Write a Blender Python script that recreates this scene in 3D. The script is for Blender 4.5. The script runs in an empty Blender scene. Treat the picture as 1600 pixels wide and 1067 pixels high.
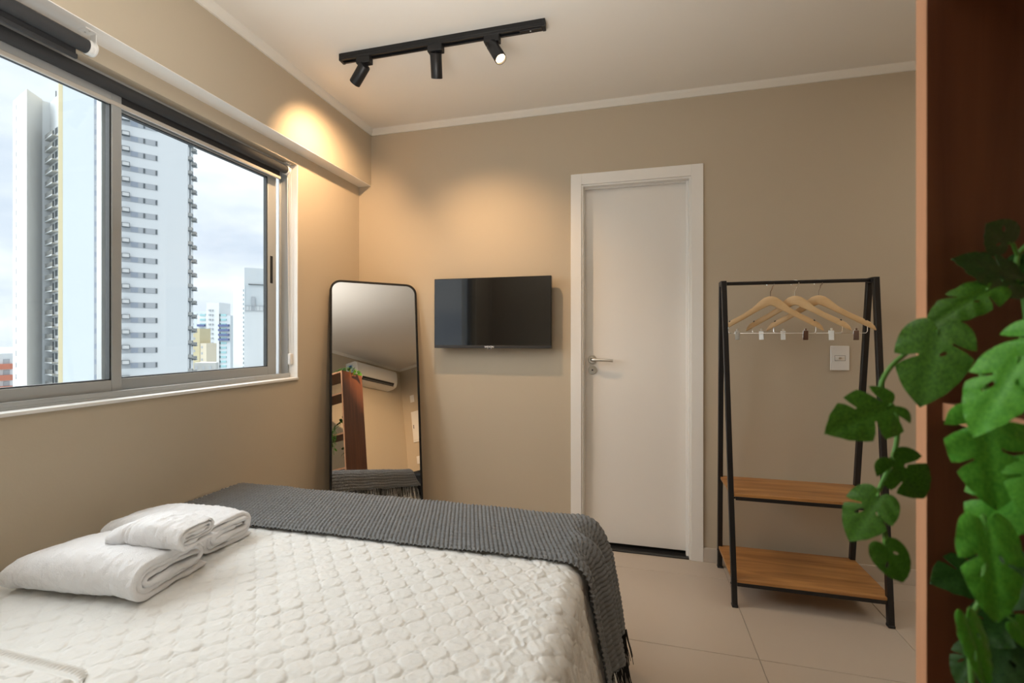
import bpy, math, random
import numpy as np
from mathutils import Vector, Matrix, noise, geometry

C = bpy.context.scene.collection
SC = bpy.context.scene
PI = math.pi
random.seed(7)
RNG = np.random.default_rng(7)

# ------------------------------------------------------------------ camera, sky, lamps, exposure
cam_data = bpy.data.cameras.new('camera')
cam = bpy.data.objects.new('camera', cam_data)
C.objects.link(cam)
cam.location = (0, 0, 1.225)
cam.rotation_euler = (PI / 2, 0, math.radians(14.5))
cam_data.sensor_width = 36.0
cam_data.lens = 727.0 / 1600.0 * 36.0
cam_data.shift_y = -7.5 / 1600.0
cam_data.clip_start = 0.02
cam_data.clip_end = 3000
cam_data.dof.use_dof = True
cam_data.dof.focus_distance = 2.5
cam_data.dof.aperture_fstop = 5.0
SC.camera = cam

SC.view_settings.view_transform = 'Standard'
SC.view_settings.look = 'None'
SC.view_settings.gamma = 1
SC.view_settings.use_curve_mapping = False
SC.view_settings.exposure = 0.66

world = bpy.data.worlds.new('overcast_sky')
SC.world = world
world.use_nodes = True
wn = world.node_tree
for n in list(wn.nodes):
    wn.nodes.remove(n)
w_out = wn.nodes.new('ShaderNodeOutputWorld')
w_bg = wn.nodes.new('ShaderNodeBackground')
w_tc = wn.nodes.new('ShaderNodeTexCoord')
w_map = wn.nodes.new('ShaderNodeMapping')
w_map.inputs['Scale'].default_value = (1.0, 1.0, 2.6)
w_map.inputs['Location'].default_value = (0.35, 0.1, 0.2)
w_noise = wn.nodes.new('ShaderNodeTexNoise')
w_noise.inputs['Scale'].default_value = 2.6
w_noise.inputs['Detail'].default_value = 6
w_noise.inputs['Roughness'].default_value = 0.5
w_ramp = wn.nodes.new('ShaderNodeValToRGB')
w_ramp.color_ramp.elements[0].position = 0.36
w_ramp.color_ramp.elements[0].color = (0.52, 0.60, 0.72, 1)
w_ramp.color_ramp.elements[1].position = 0.60
w_ramp.color_ramp.elements[1].color = (0.88, 0.91, 0.94, 1)
wn.links.new(w_tc.outputs['Generated'], w_map.inputs['Vector'])
wn.links.new(w_map.outputs['Vector'], w_noise.inputs['Vector'])
wn.links.new(w_noise.outputs['Fac'], w_ramp.inputs['Fac'])
wn.links.new(w_ramp.outputs['Color'], w_bg.inputs['Color'])
w_bg.inputs['Strength'].default_value = 0.94
wn.links.new(w_bg.outputs['Background'], w_out.inputs['Surface'])


def lamp(name, kind, loc, aim, energy, color, **kw):
    d = bpy.data.lights.new(name, kind)
    d.energy = energy
    d.color = color
    for k, v in kw.items():
        setattr(d, k, v)
    o = bpy.data.objects.new(name, d)
    C.objects.link(o)
    o.location = loc
    o.rotation_euler = (Vector(aim) - Vector(loc)).to_track_quat('-Z', 'Y').to_euler()
    return o


# hazy bright sun behind thin cloud, high outside the window
lamp('hazy_sun', 'SUN', (-66, -6, 62), (0, 0, 0), 6.8, (0.97, 0.985, 1.0), angle=2.0)
# added fill lights without fixtures, over the bed head and the kitchen side
lamp('bed_fill', 'AREA', (-0.85, 0.35, 2.55), (-0.85, 0.35, 0), 2.5, (0.96, 0.98, 1.0), shape='SQUARE', size=0.7)
# added unseen fill, bounced off the ceiling to brighten the room
lamp('ceiling_bounce_fill', 'AREA', (-0.55, 0.75, 1.62), (-0.55, 0.75, 4), 11, (1.0, 0.97, 0.94), shape='SQUARE', size=0.7)
lamp('kitchen_side_fill', 'AREA', (2.35, 1.95, 2.53), (2.35, 1.95, 0), 6, (1.0, 0.92, 0.80), shape='SQUARE', size=0.6)  # added fill for the right side, no lamp known there

WARM = (1.0, 0.64, 0.35)
SPOTS = [  # lamp mouth, aim, watts
    ((-1.232, 1.965, 2.412), (-1.74, 2.32, 1.80), 30),
    ((-0.859, 1.985, 2.412), (-0.84, 2.75, 0.95), 27),
    ((-0.553, 1.945, 2.412), (2.17, -0.42, 1.30), 380),
]
for i, (p, a, e) in enumerate(SPOTS):
    lamp('track_lamp', 'SPOT', p, a, e, WARM, spot_size=math.radians(105 if i < 2 else 34), spot_blend=1.0, shadow_soft_size=0.02)

# ------------------------------------------------------------------ helpers
W = {}      # world matrices (known without a depsgraph update)


def tag(o, label=None, cat=None, group=None, kind=None):
    if label: o['label'] = label
    if cat: o['category'] = cat
    if group: o['group'] = group
    if kind: o['kind'] = kind
    return o


def link(o, parent=None, loc=None):
    C.objects.link(o)
    if loc is not None:
        o.location = loc
        W[o.name] = Matrix.Translation(loc)
    else:
        W[o.name] = Matrix.Identity(4)
    if parent is not None:
        o.parent = parent
        o.matrix_parent_inverse = W[parent.name].inverted()
    return o


def thing(name, loc, label=None, cat=None, group=None, kind=None, parent=None):
    o = bpy.data.objects.new(name, None)
    o.empty_display_size = 0.05
    link(o, parent, loc)
    return tag(o, label, cat, group, kind)


class MB:
    """Collects shapes, given in world coordinates, for one mesh object."""
    def __init__(self):
        self.v, self.f = [], []

    def add(self, v, f):
        n = len(self.v)
        self.v += [tuple(p) for p in v]
        self.f += [tuple(i + n for i in q) for q in f]
        return self

    def box(self, a, b):
        x0, y0, z0 = a
        x1, y1, z1 = b
        v = [(x0, y0, z0), (x1, y0, z0), (x1, y1, z0), (x0, y1, z0), (x0, y0, z1), (x1, y0, z1), (x1, y1, z1), (x0, y1, z1)]
        return self.add(v, [(3, 2, 1, 0), (4, 5, 6, 7), (0, 1, 5, 4), (1, 2, 6, 5), (2, 3, 7, 6), (3, 0, 4, 7)])

    def obox(self, c, u, v, w, hu, hv, hw):
        """box about c with axes u, v, w and half sizes"""
        c, u, v, w = Vector(c), Vector(u).normalized(), Vector(v).normalized(), Vector(w).normalized()
        p = [c + u * (sx * hu) + v * (sy * hv) + w * (sz * hw) for sz in (-1, 1) for sx, sy in ((-1, -1), (1, -1), (1, 1), (-1, 1))]
        return self.add(p, [(3, 2, 1, 0), (4, 5, 6, 7), (0, 1, 5, 4), (1, 2, 6, 5), (2, 3, 7, 6), (3, 0, 4, 7)])

    def bar(self, a, b, w, t, side=(1, 0, 0)):
        a, b = Vector(a), Vector(b)
        d = (b - a)
        s = Vector(side)
        n = d.cross(s).normalized()
        s = n.cross(d).normalized()
        return self.obox((a + b) / 2, s, n, d, w / 2, t / 2, d.length / 2)

    def tube(self, pts, r, sides=8, caps=True):
        pts = [Vector(p) for p in pts]
        rr = r if isinstance(r, (list, tuple)) else [r] * len(pts)
        n0 = None
        rings = []
        for i, p in enumerate(pts):
            d = (pts[min(i + 1, len(pts) - 1)] - pts[max(i - 1, 0)]).normalized()
            if n0 is None:
                n0 = d.orthogonal().normalized()
            else:
                n0 = (n0 - d * n0.dot(d))
                n0 = n0.normalized() if n0.length > 1e-6 else d.orthogonal().normalized()
            b = d.cross(n0)
            rings.append([p + (n0 * math.cos(2 * PI * k / sides) + b * math.sin(2 * PI * k / sides)) * rr[i] for k in range(sides)])
        v = [q for ring in rings for q in ring]
        f = []
        for i in range(len(pts) - 1):
            for k in range(sides):
                a, c = i * sides + k, i * sides + (k + 1) % sides
                f.append((a, c, c + sides, a + sides))
        if caps:
            f.append(tuple(reversed(range(sides))))
            f.append(tuple((len(pts) - 1) * sides + k for k in range(sides)))
        return self.add(v, f)

    def cyl(self, a, b, r, sides=20, r2=None):
        return self.tube([a, b], [r, r if r2 is None else r2], sides)

    def lathe(self, c, axis, prof, sides=24):
        """prof: (distance along the axis, radius)"""
        c, ax = Vector(c), Vector(axis).normalized()
        n = ax.orthogonal().normalized()
        b = ax.cross(n)
        v, f = [], []
        for h, r in prof:
            v += [c + ax * h + (n * math.cos(2 * PI * k / sides) + b * math.sin(2 * PI * k / sides)) * max(r, 1e-5) for k in range(sides)]
        for i in range(len(prof) - 1):
            for k in range(sides):
                a, d = i * sides + k, i * sides + (k + 1) % sides
                f.append((a, d, d + sides, a + sides))
        return self.add(v, f)

    def prism(self, poly, a, b):
        """poly of (x, y), from height a to b"""
        n = len(poly)
        v = [(x, y, a) for x, y in poly] + [(x, y, b) for x, y in poly]
        f = [tuple(reversed(range(n))), tuple(range(n, 2 * n))]
        f += [(i, (i + 1) % n, n + (i + 1) % n, n + i) for i in range(n)]
        return self.add(v, f)

    def loft(self, loops, close=True, caps=True):
        n = len(loops[0])
        v = [p for lp in loops for p in lp]
        f = []
        for i in range(len(loops) - 1):
            for k in range(n if close else n - 1):
                a, d = i * n + k, i * n + (k + 1) % n
                f.append((a, d, d + n, a + n))
        if caps:
            f.append(tuple(reversed(range(n))))
            f.append(tuple((len(loops) - 1) * n + k for k in range(n)))
        return self.add(v, f)

    def mesh(self, name, mat, smooth=40):
        me = bpy.data.meshes.new(name)
        me.from_pydata([tuple(p) for p in self.v], [], self.f)
        me.update()
        if smooth:
            me.polygons.foreach_set('use_smooth', [True] * len(me.polygons))
            me.set_sharp_from_angle(angle=math.radians(smooth))
        if mat:
            me.materials.append(mat)
        return me

    def build(self, name, mat, parent=None, bevel=0, seg=2, smooth=40, kind=None, label=None):
        o = bpy.data.objects.new(name, self.mesh(name, mat, smooth))
        link(o, parent)
        if bevel:
            m = o.modifiers.new('bevel', 'BEVEL')
            m.width = bevel
            m.segments = seg
            m.limit_method = 'ANGLE'
            m.angle_limit = math.radians(40)
            m.harden_normals = False
        return tag(o, label, None, None, kind)


def grid_obj(name, P, mat, parent=None, flip=False, kind=None):
    """P: (n, m, 3) array -> one smooth mesh sheet"""
    n, m = P.shape[:2]
    idx = np.arange(n * m).reshape(n, m)
    q = np.stack([idx[:-1, :-1], idx[1:, :-1], idx[1:, 1:], idx[:-1, 1:]], -1).reshape(-1, 4)
    if flip:
        q = q[:, ::-1]
    me = bpy.data.meshes.new(name)
    nf = len(q)
    me.vertices.add(n * m)
    me.vertices.foreach_set('co', P.reshape(-1).astype(np.float32))
    me.loops.add(nf * 4)
    me.loops.foreach_set('vertex_index', np.ascontiguousarray(q).reshape(-1).astype(np.int32))
    me.polygons.add(nf)
    me.polygons.foreach_set('loop_start', np.arange(0, nf * 4, 4, dtype=np.int32))
    me.polygons.foreach_set('use_smooth', np.ones(nf, dtype=bool))
    me.update(calc_edges=True)
    me.validate()
    me.materials.append(mat)
    o = bpy.data.objects.new(name, me)
    link(o, parent)
    return tag(o, None, None, None, kind)


_H = RNG.random((256, 256))


def vnoise(x, y):
    """smooth value noise in -1..1"""
    xi, yi = np.floor(x).astype(int), np.floor(y).astype(int)
    fx, fy = x - xi, y - yi
    fx, fy = fx * fx * (3 - 2 * fx), fy * fy * (3 - 2 * fy)
    g = lambda a, b: _H[a & 255, b & 255]
    a = g(xi, yi) * (1 - fx) + g(xi + 1, yi) * fx
    b = g(xi, yi + 1) * (1 - fx) + g(xi + 1, yi + 1) * fx
    return (a * (1 - fy) + b * fy) * 2 - 1


def copy_tree(o, parent=None):
    c = o.copy()
    C.objects.link(c)
    W[c.name] = W[o.name]
    if parent is not None:
        c.parent = parent
        c.matrix_parent_inverse = o.matrix_parent_inverse.copy()
    for ch in [k for k in bpy.data.objects if k.parent == o]:
        copy_tree(ch, c)
    return c


# ------------------------------------------------------------------ materials
def mat(name, color, rough=0.5, metal=0.0, spec=0.5, bump=None, vary=None, sheen=0, **kw):
    """bump: (scale, strength, detail); vary: (scale, amount)"""
    m = bpy.data.materials.new(name)
    m.use_nodes = True
    nt = m.node_tree
    b = nt.nodes['Principled BSDF']
    b.inputs['Base Color'].default_value = (*color, 1)
    b.inputs['Roughness'].default_value = rough
    b.inputs['Metallic'].default_value = metal
    b.inputs['Specular IOR Level'].default_value = spec
    if sheen:
        b.inputs['Sheen Weight'].default_value = sheen
    tc = nt.nodes.new('ShaderNodeTexCoord')
    if vary:
        nz = nt.nodes.new('ShaderNodeTexNoise')
        nz.inputs['Scale'].default_value = vary[0]
        nz.inputs['Detail'].default_value = 5
        nt.links.new(tc.outputs['Object'], nz.inputs['Vector'])
        mx = nt.nodes.new('ShaderNodeMix')
        mx.data_type = 'RGBA'
        mx.inputs[6].default_value = (*[c * (1 - vary[1]) for c in color], 1)
        mx.inputs[7].default_value = (*[min(1, c * (1 + vary[1])) for c in color], 1)
        nt.links.new(nz.outputs['Fac'], mx.inputs[0])
        nt.links.new(mx.outputs[2], b.inputs['Base Color'])
    if bump:
        nz = nt.nodes.new('ShaderNodeTexNoise')
        nz.inputs['Scale'].default_value = bump[0]
        nz.inputs['Detail'].default_value = bump[2] if len(bump) > 2 else 3
        nt.links.new(tc.outputs['Object'], nz.inputs['Vector'])
        bp = nt.nodes.new('ShaderNodeBump')
        bp.inputs['Strength'].default_value = bump[1]
        bp.inputs['Distance'].default_value = 0.002
        nt.links.new(nz.outputs['Fac'], bp.inputs['Height'])
        nt.links.new(bp.outputs['Normal'], b.inputs['Normal'])
    for k, v in kw.items():
        b.inputs[k].default_value = v
    return m


def wood(name, c1, c2, stretch, scale=1.0, rough=0.45, contrast=(0.3, 0.7)):
    """stretch: per-axis scale; the small one runs along the grain"""
    m = bpy.data.materials.new(name)
    m.use_nodes = True
    nt = m.node_tree
    b = nt.nodes['Principled BSDF']
    b.inputs['Roughness'].default_value = rough
    tc = nt.nodes.new('ShaderNodeTexCoord')
    mp = nt.nodes.new('ShaderNodeMapping')
    mp.inputs['Scale'].default_value = [s * scale for s in stretch]
    nz = nt.nodes.new('ShaderNodeTexNoise')
    nz.inputs['Scale'].default_value = 1.0
    nz.inputs['Detail'].default_value = 7
    nz.inputs['Roughness'].default_value = 0.62
    nz.inputs['Distortion'].default_value = 0.6
    rp = nt.nodes.new('ShaderNodeValToRGB')
    rp.color_ramp.elements[0].position, rp.color_ramp.elements[1].position = contrast
    rp.color_ramp.elements[0].color = (*c1, 1)
    rp.color_ramp.elements[1].color = (*c2, 1)
    nt.links.new(tc.outputs['Object'], mp.inputs['Vector'])
    nt.links.new(mp.outputs['Vector'], nz.inputs['Vector'])
    nt.links.new(nz.outputs['Fac'], rp.inputs['Fac'])
    nt.links.new(rp.outputs['Color'], b.inputs['Base Color'])
    bp = nt.nodes.new('ShaderNodeBump')
    bp.inputs['Strength'].default_value = 0.12
    bp.inputs['Distance'].default_value = 0.002
    nt.links.new(nz.outputs['Fac'], bp.inputs['Height'])
    nt.links.new(bp.outputs['Normal'], b.inputs['Normal'])
    return m


def glass_mat(name, tint, refl):
    m = bpy.data.materials.new(name)
    m.use_nodes = True
    nt = m.node_tree
    for n in list(nt.nodes):
        nt.nodes.remove(n)
    out = nt.nodes.new('ShaderNodeOutputMaterial')
    tr = nt.nodes.new('ShaderNodeBsdfTransparent')
    tr.inputs['Color'].default_value = (*tint, 1)
    gl = nt.nodes.new('ShaderNodeBsdfGlossy')
    gl.inputs['Roughness'].default_value = 0.0
    lw = nt.nodes.new('ShaderNodeLayerWeight')
    lw.inputs['Blend'].default_value = 0.5
    pw = nt.nodes.new('ShaderNodeMath')
    pw.operation = 'POWER'
    pw.inputs[1].default_value = 5.0
    fr = nt.nodes.new('ShaderNodeMath')
    fr.operation = 'MULTIPLY_ADD'
    fr.inputs[1].default_value = 0.7
    fr.inputs[2].default_value = refl
    nt.links.new(lw.outputs['Facing'], pw.inputs[0])
    nt.links.new(pw.outputs[0], fr.inputs[0])
    mx = nt.nodes.new('ShaderNodeMixShader')
    nt.links.new(fr.outputs[0], mx.inputs['Fac'])
    nt.links.new(tr.outputs['BSDF'], mx.inputs[1])
    nt.links.new(gl.outputs['BSDF'], mx.inputs[2])
    nt.links.new(mx.outputs['Shader'], out.inputs['Surface'])
    return m


def emit_mat(name, color, strength):
    m = bpy.data.materials.new(name)
    m.use_nodes = True
    b = m.node_tree.nodes['Principled BSDF']
    b.inputs['Base Color'].default_value = (*color, 1)
    b.inputs['Emission Color'].default_value = (*color, 1)
    b.inputs['Emission Strength'].default_value = strength
    return m


M = {
    'wall': mat('greige_wall_paint', (0.535, 0.46, 0.35), 0.85, spec=0.2, bump=(140, 0.12)),
    'ceiling': mat('ceiling_paint', (0.83, 0.79, 0.72), 0.9, spec=0.2, bump=(120, 0.08)),
    'crown': mat('crown_paint', (0.80, 0.77, 0.70), 0.7, spec=0.3),
    'white': mat('white_lacquer', (0.86, 0.84, 0.80), 0.35),
    'door': mat('door_lacquer', (0.84, 0.81, 0.76), 0.38, vary=(2, 0.02)),
    'sill': mat('sill_paint', (0.80, 0.79, 0.76), 0.5),
    'tile': mat('porcelain_tile', (0.54, 0.465, 0.385), 0.32, vary=(3.0, 0.04), bump=(60, 0.03)),
    'grout': mat('grout', (0.36, 0.31, 0.26), 0.9),
    'base': mat('porcelain_skirting', (0.58, 0.51, 0.43), 0.35),
    'granite': mat('black_granite', (0.018, 0.018, 0.018), 0.25, vary=(300, 0.8)),
    'alu': mat('anodised_aluminium', (0.44, 0.455, 0.455), 0.42, metal=0.25),
    'alu_dark': mat('black_gasket', (0.02, 0.022, 0.022), 0.6),
    'glass': glass_mat('window_glass', (0.93, 0.95, 0.95), 0.03),
    'blind': mat('charcoal_blind_fabric', (0.035, 0.036, 0.038), 0.7, bump=(900, 0.2)),
    'plastic': mat('white_plastic', (0.80, 0.79, 0.76), 0.4),
    'blackmetal': mat('black_powder_coat', (0.008, 0.008, 0.009), 0.42),
    'blackmatte': mat('black_matte', (0.010, 0.010, 0.011), 0.55),
    'frameblack': mat('black_frame', (0.004, 0.004, 0.004), 0.6, spec=0.3),
    'blackmatte_': mat('black_matte', (0.010, 0.010, 0.011), 0.55),
    'mirror': mat('mirror_silver', (0.80, 0.80, 0.79), 0.0, metal=1.0),
    'steel': mat('brushed_steel', (0.62, 0.60, 0.56), 0.28, metal=1.0),
    'chrome': mat('chrome_wire', (0.78, 0.78, 0.77), 0.15, metal=1.0),
    'screen': mat('screen_glass', (0.003, 0.003, 0.004), 0.05, spec=0.5, IOR=1.75),
    'tvplastic': mat('glossy_black_plastic', (0.010, 0.010, 0.010), 0.25),
    'logo': mat('silver_print', (0.8, 0.8, 0.8), 0.4),
    'quilt': mat('ivory_quilt', (0.79, 0.79, 0.765), 0.85, spec=0.15, bump=(330, 0.30, 5), sheen=0.1),
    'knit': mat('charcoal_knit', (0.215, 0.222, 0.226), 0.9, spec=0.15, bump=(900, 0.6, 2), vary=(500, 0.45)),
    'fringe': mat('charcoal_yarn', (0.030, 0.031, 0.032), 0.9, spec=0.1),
    'towel': mat('white_terry', (0.86, 0.86, 0.87), 0.95, spec=0.1, bump=(420, 1.0, 2), sheen=0.2),
    'mattress': mat('mattress_fabric', (0.7, 0.69, 0.66), 0.9),
    'oak': wood('oak_laminate', (0.23, 0.092, 0.027), (0.52, 0.26, 0.085), (2.2, 26, 26), 1.0, 0.4, (0.28, 0.66)),
    'shelfedge': mat('oak_edge_band', (0.46, 0.24, 0.10), 0.5),
    'beech': wood('beech_wood', (0.62, 0.40, 0.19), (0.78, 0.56, 0.31), (3, 40, 14), 1.0, 0.4, (0.3, 0.7)),
    'cedar': wood('cedar_board', (0.095, 0.028, 0.011), (0.18, 0.062, 0.024), (26, 26, 1.7), 1.0, 0.5, (0.25, 0.75)),  # same wood as the edge, darkened for the shade on the boards
    'cedar_edge_lit': wood('cedar_edge_lit', (0.47, 0.225, 0.115), (0.57, 0.29, 0.155), (60, 60, 3.0), 1.0, 0.5, (0.3, 0.7)),  # lighter copy of the wood, window light put into the colour
    'stem': mat('vine_stem', (0.09, 0.26, 0.035), 0.45),
    'ac': mat('ac_casing', (0.80, 0.78, 0.74), 0.4),
    'lens': emit_mat('warm_lamp_face', (1.0, 0.72, 0.40), 9.0),
}


def leaf_mat(name, c1, c2, rough):
    m = bpy.data.materials.new(name)
    m.use_nodes = True
    nt = m.node_tree
    b = nt.nodes['Principled BSDF']
    b.inputs['Roughness'].default_value = rough
    b.inputs['Specular IOR Level'].default_value = 0.32
    tc = nt.nodes.new('ShaderNodeTexCoord')
    nz = nt.nodes.new('ShaderNodeTexNoise')
    nz.inputs['Scale'].default_value = 24
    nz.inputs['Detail'].default_value = 3
    rp = nt.nodes.new('ShaderNodeValToRGB')
    rp.color_ramp.elements[0].position = 0.3
    rp.color_ramp.elements[1].position = 0.72
    rp.color_ramp.elements[0].color = (*c1, 1)
    rp.color_ramp.elements[1].color = (*c2, 1)
    nt.links.new(tc.outputs['Object'], nz.inputs['Vector'])
    nt.links.new(nz.outputs['Fac'], rp.inputs['Fac'])
    nt.links.new(rp.outputs['Color'], b.inputs['Base Color'])
    return m


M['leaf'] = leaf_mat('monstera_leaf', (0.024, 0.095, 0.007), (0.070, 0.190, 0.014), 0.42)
M['leaf_lit'] = leaf_mat('monstera_leaf_lit', (0.055, 0.260, 0.020), (0.115, 0.390, 0.036), 0.38)  # lighter leaf copy, the light on the strand put into its colour
M['leaf_shaded'] = leaf_mat('monstera_leaf_shaded', (0.010, 0.045, 0.006), (0.028, 0.090, 0.011), 0.45)  # darker leaf copy, the bookcase shade put into its colour

# ------------------------------------------------------------------ room shell
XL, XR, YB, YF, ZC = -1.747, 2.80, 2.721, -0.42, 2.572
XO = -1.92                                   # outer face of the window wall
WY0, WY1, WZ0, WZ1 = 0.18, 2.139, 1.000, 2.150
DX0, DX1, DZ = -0.285, 0.312, 2.105

wl = MB()
wl.box((XO, YF - 0.14, -0.15), (XL, YB + 0.14, WZ0))
wl.box((XO, YF - 0.14, WZ1), (XL, YB + 0.14, ZC + 0.12))
wl.box((XO, YF - 0.14, WZ0), (XL, WY0, WZ1))
wl.box((XO, WY1, WZ0), (XL, YB + 0.14, WZ1))
tag(wl.build('wall_left', M['wall']), 'greige painted wall with the wide window', 'wall', kind='structure')
wb = MB()
wb.box((XL, YB, -0.15), (DX0, YB + 0.14, ZC + 0.12))
wb.box((DX1, YB, -0.15), (XR + 0.14, YB + 0.14, ZC + 0.12))
wb.box((DX0, YB, DZ), (DX1, YB + 0.14, ZC + 0.12))
wb.box((DX0 - 0.1, YB + 0.13, -0.15), (DX1 + 0.1, YB + 0.15, DZ + 0.1))
tag(wb.build('wall_back', M['wall']), 'greige painted wall holding the television and the white door', 'wall', kind='structure')
tag(MB().box((XL, YF - 0.14, -0.15), (XR + 0.14, YF, ZC + 0.12)).build('wall_front', M['wall']),
    'greige wall under the air conditioner, seen in the leaning mirror', 'wall', kind='structure')
tag(MB().box((XR, YF, -0.15), (XR + 0.14, YB, ZC + 0.12)).build('wall_right', M['wall']),
    'greige wall with the breaker panel, seen in the leaning mirror', 'wall', kind='structure')
tag(MB().box((XL, YF, ZC), (XR, YB, ZC + 0.12)).build('ceiling', M['ceiling']), 'plain off-white painted ceiling above the track light', 'ceiling', kind='structure')
beam = MB().box((XL - 0.004, YF, 2.2125), (-1.657, YB, ZC)).build('beam', M['wall'], bevel=0.002)
tag(beam, 'greige boxed beam with a white underside running above the window', 'beam', kind='structure')
MB().box((XL - 0.003, YF + 0.001, 2.2105), (-1.6575, YB - 0.001, 2.2135)).build('beam_underside', M['white'], beam, label='white painted underside')

# crown mouldings
def crown(name, a, b, inward, label):
    """a, b along the wall at the ceiling line; stepped profile"""
    a, b, n = Vector(a), Vector(b), Vector(inward)
    prof = [(0, 0.034), (0.010, 0.034), (0.013, 0.026), (0.022, 0.016), (0.026, 0.012), (0.030, 0.0), (0, 0.0)]
    loops = [[p + n * x + Vector((0, 0, -h)) for x, h in prof] for p in (a, b)]
    tag(MB().loft(loops).build(name, M['crown'], smooth=30), label, 'crown moulding', kind='structure')


crown('trim_1', (-1.657, YF, ZC), (-1.657, YB, ZC), (1, 0, 0), 'thin white crown moulding on top of the beam')
crown('trim_2', (-1.657, YB, ZC), (XR, YB, ZC), (0, -1, 0), 'thin white crown moulding above the door wall')
crown('trim_3', (-1.657, YF, ZC), (XR, YF, ZC), (0, 1, 0), 'thin white crown moulding above the air conditioner')
crown('trim_4', (XR, YF, ZC), (XR, YB, ZC), (-1, 0, 0), 'thin white crown moulding over the breaker panel wall')

# floor of 60 cm tiles
floor = MB().box((XL, YF, -0.15), (XR, YB, -0.004)).build('floor', M['grout'])
tag(floor, 'beige porcelain tile floor with thin joints', 'floor', kind='structure')
tile_meshes = {}
for i in range(-5, 6):
    for j in range(-5, 3):
        x0, x1 = max(0.467 + 0.6 * i, XL), min(1.067 + 0.6 * i, XR)
        y0, y1 = max(1.944 + 0.6 * j, YF), min(2.544 + 0.6 * j, YB)
        if x1 - x0 < 0.02 or y1 - y0 < 0.02:
            continue
        key = (round(x1 - x0, 3), round(y1 - y0, 3))
        if key not in tile_meshes:
            hx, hy = key[0] / 2 - 0.0012, key[1] / 2 - 0.0012
            c = 0.0012
            lo = [(-hx, -hy, -0.004), (hx, -hy, -0.004), (hx, hy, -0.004), (-hx, hy, -0.004)]
            mi = [(x, y, -c) for x, y, z in lo]
            hi = [(x - math.copysign(c, x), y - math.copysign(c, y), 0) for x, y, z in lo]
            tile_meshes[key] = MB().loft([lo, mi, hi]).mesh('tile', M['tile'], smooth=0)
        o = bpy.data.objects.new('tile', tile_meshes[key])
        link(o, floor, ((x0 + x1) / 2, (y0 + y1) / 2, 0))

# skirting
def skirting(name, a, b, label):
    o = MB().box(a, b).build(name, M['base'], bevel=0.0015)
    tag(o, label, 'skirting', kind='structure')


skirting('baseboard_back', (0.374, YB - 0.012, 0), (XR, YB, 0.077), 'beige tile skirting behind the clothes rack')
skirting('baseboard_back.001', (XL, YB - 0.012, 0), (-0.347, YB, 0.077), 'beige tile skirting behind the mirror and bed foot')
skirting('baseboard_left', (XL, YF, 0), (XL + 0.012, YB - 0.012, 0.077), 'beige tile skirting under the window, behind the bed')
skirting('baseboard_front', (0.66, YF, 0), (XR, YF + 0.012, 0.077), 'beige tile skirting under the air conditioner wall')
skirting('baseboard_right', (XR - 0.012, YF + 0.012, 0), (XR, YB - 0.012, 0.077), 'beige tile skirting under the breaker panel')

# ------------------------------------------------------------------ window
win = thing('window_1', (-1.85, 1.28, 1.0), 'wide aluminium sliding window with two visible panes over the bed', 'window', kind='structure')
fr = MB()
fr.box((-1.90, WY0, 1.0), (-1.792, WY1, 1.014))
fr.box((-1.90, WY0, 1.014), (-1.893, WY1, 1.030)).box((-1.846, WY0, 1.014), (-1.840, WY1, 1.026)).box((-1.800, WY0, 1.014), (-1.792, WY1, 1.030))
fr.box((-1.90, WY0, 2.118), (-1.792, WY1, WZ1))
fr.box((-1.90, WY0, 1.014), (-1.800, WY0 + 0.014, 2.118))
fr.box((-1.90, WY1 - 0.012, 1.014), (-1.800, WY1, 2.118))
fr.box((-1.846, WY1 - 0.026, 1.014), (-1.840, WY1 - 0.012, 2.118))
fr.build('outer_frame', M['alu'], win, bevel=0.0015)
MB().box((-1.792, WY0 + 0.001, 0.994), (-1.738, WY1 - 0.001, 1.006)).build('sill', M['sill'], win, bevel=0.002)
MB().box((-1.7995, WY1 - 0.003, 1.006), (-1.7465, WY1 + 0.002, WZ1 - 0.001)).build('reveal', M['white'], win)


def sash(x, y0, y1, right_w, left_w):
    z0, z1 = 1.022, 2.112
    m = MB()
    m.box((x - 0.013, y1 - right_w, z0), (x + 0.013, y1, z1)).box((x - 0.013, y0, z0), (x + 0.013, y0 + left_w, z1))
    m.box((x - 0.013, y0 + left_w, z0), (x + 0.013, y1 - right_w, z0 + 0.047)).box((x - 0.013, y0 + left_w, z1 - 0.047), (x + 0.013, y1 - right_w, z1))
    s = m.build('sash', M['alu'], win, bevel=0.002)
    a, b, c, d = y0 + left_w, y1 - right_w, z0 + 0.047, z1 - 0.047
    g = MB().box((x - 0.003, a - 0.004, c - 0.004), (x + 0.003, b + 0.004, d + 0.004)).build('glass', M['glass'], s, smooth=0)
    k = MB()
    for p, q in (((a, c), (a + 0.005, d)), ((b - 0.005, c), (b, d)), ((a, c), (b, c + 0.004)), ((a, d - 0.004), (b, d))):
        k.box((x - 0.010, p[0], p[1]), (x + 0.0095, q[0], q[1]))
    k.build('gasket', M['alu_dark'], s)
    return s


sr = sash(-1.864, 1.253, 2.102, 0.060, 0.034)
sm = sash(-1.822, 0.194, 1.291, 0.034, 0.05)
h = MB()
h.box((-1.852, 2.058, 1.508), (-1.8495, 2.076, 1.652))
h.build('pull_handle', M['blackmatte'], sr, bevel=0.006, seg=3)
MB().box((-1.8497, 2.062, 1.535), (-1.8475, 2.072, 1.575)).build('latch', M['alu_dark'], sr, bevel=0.001)

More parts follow.
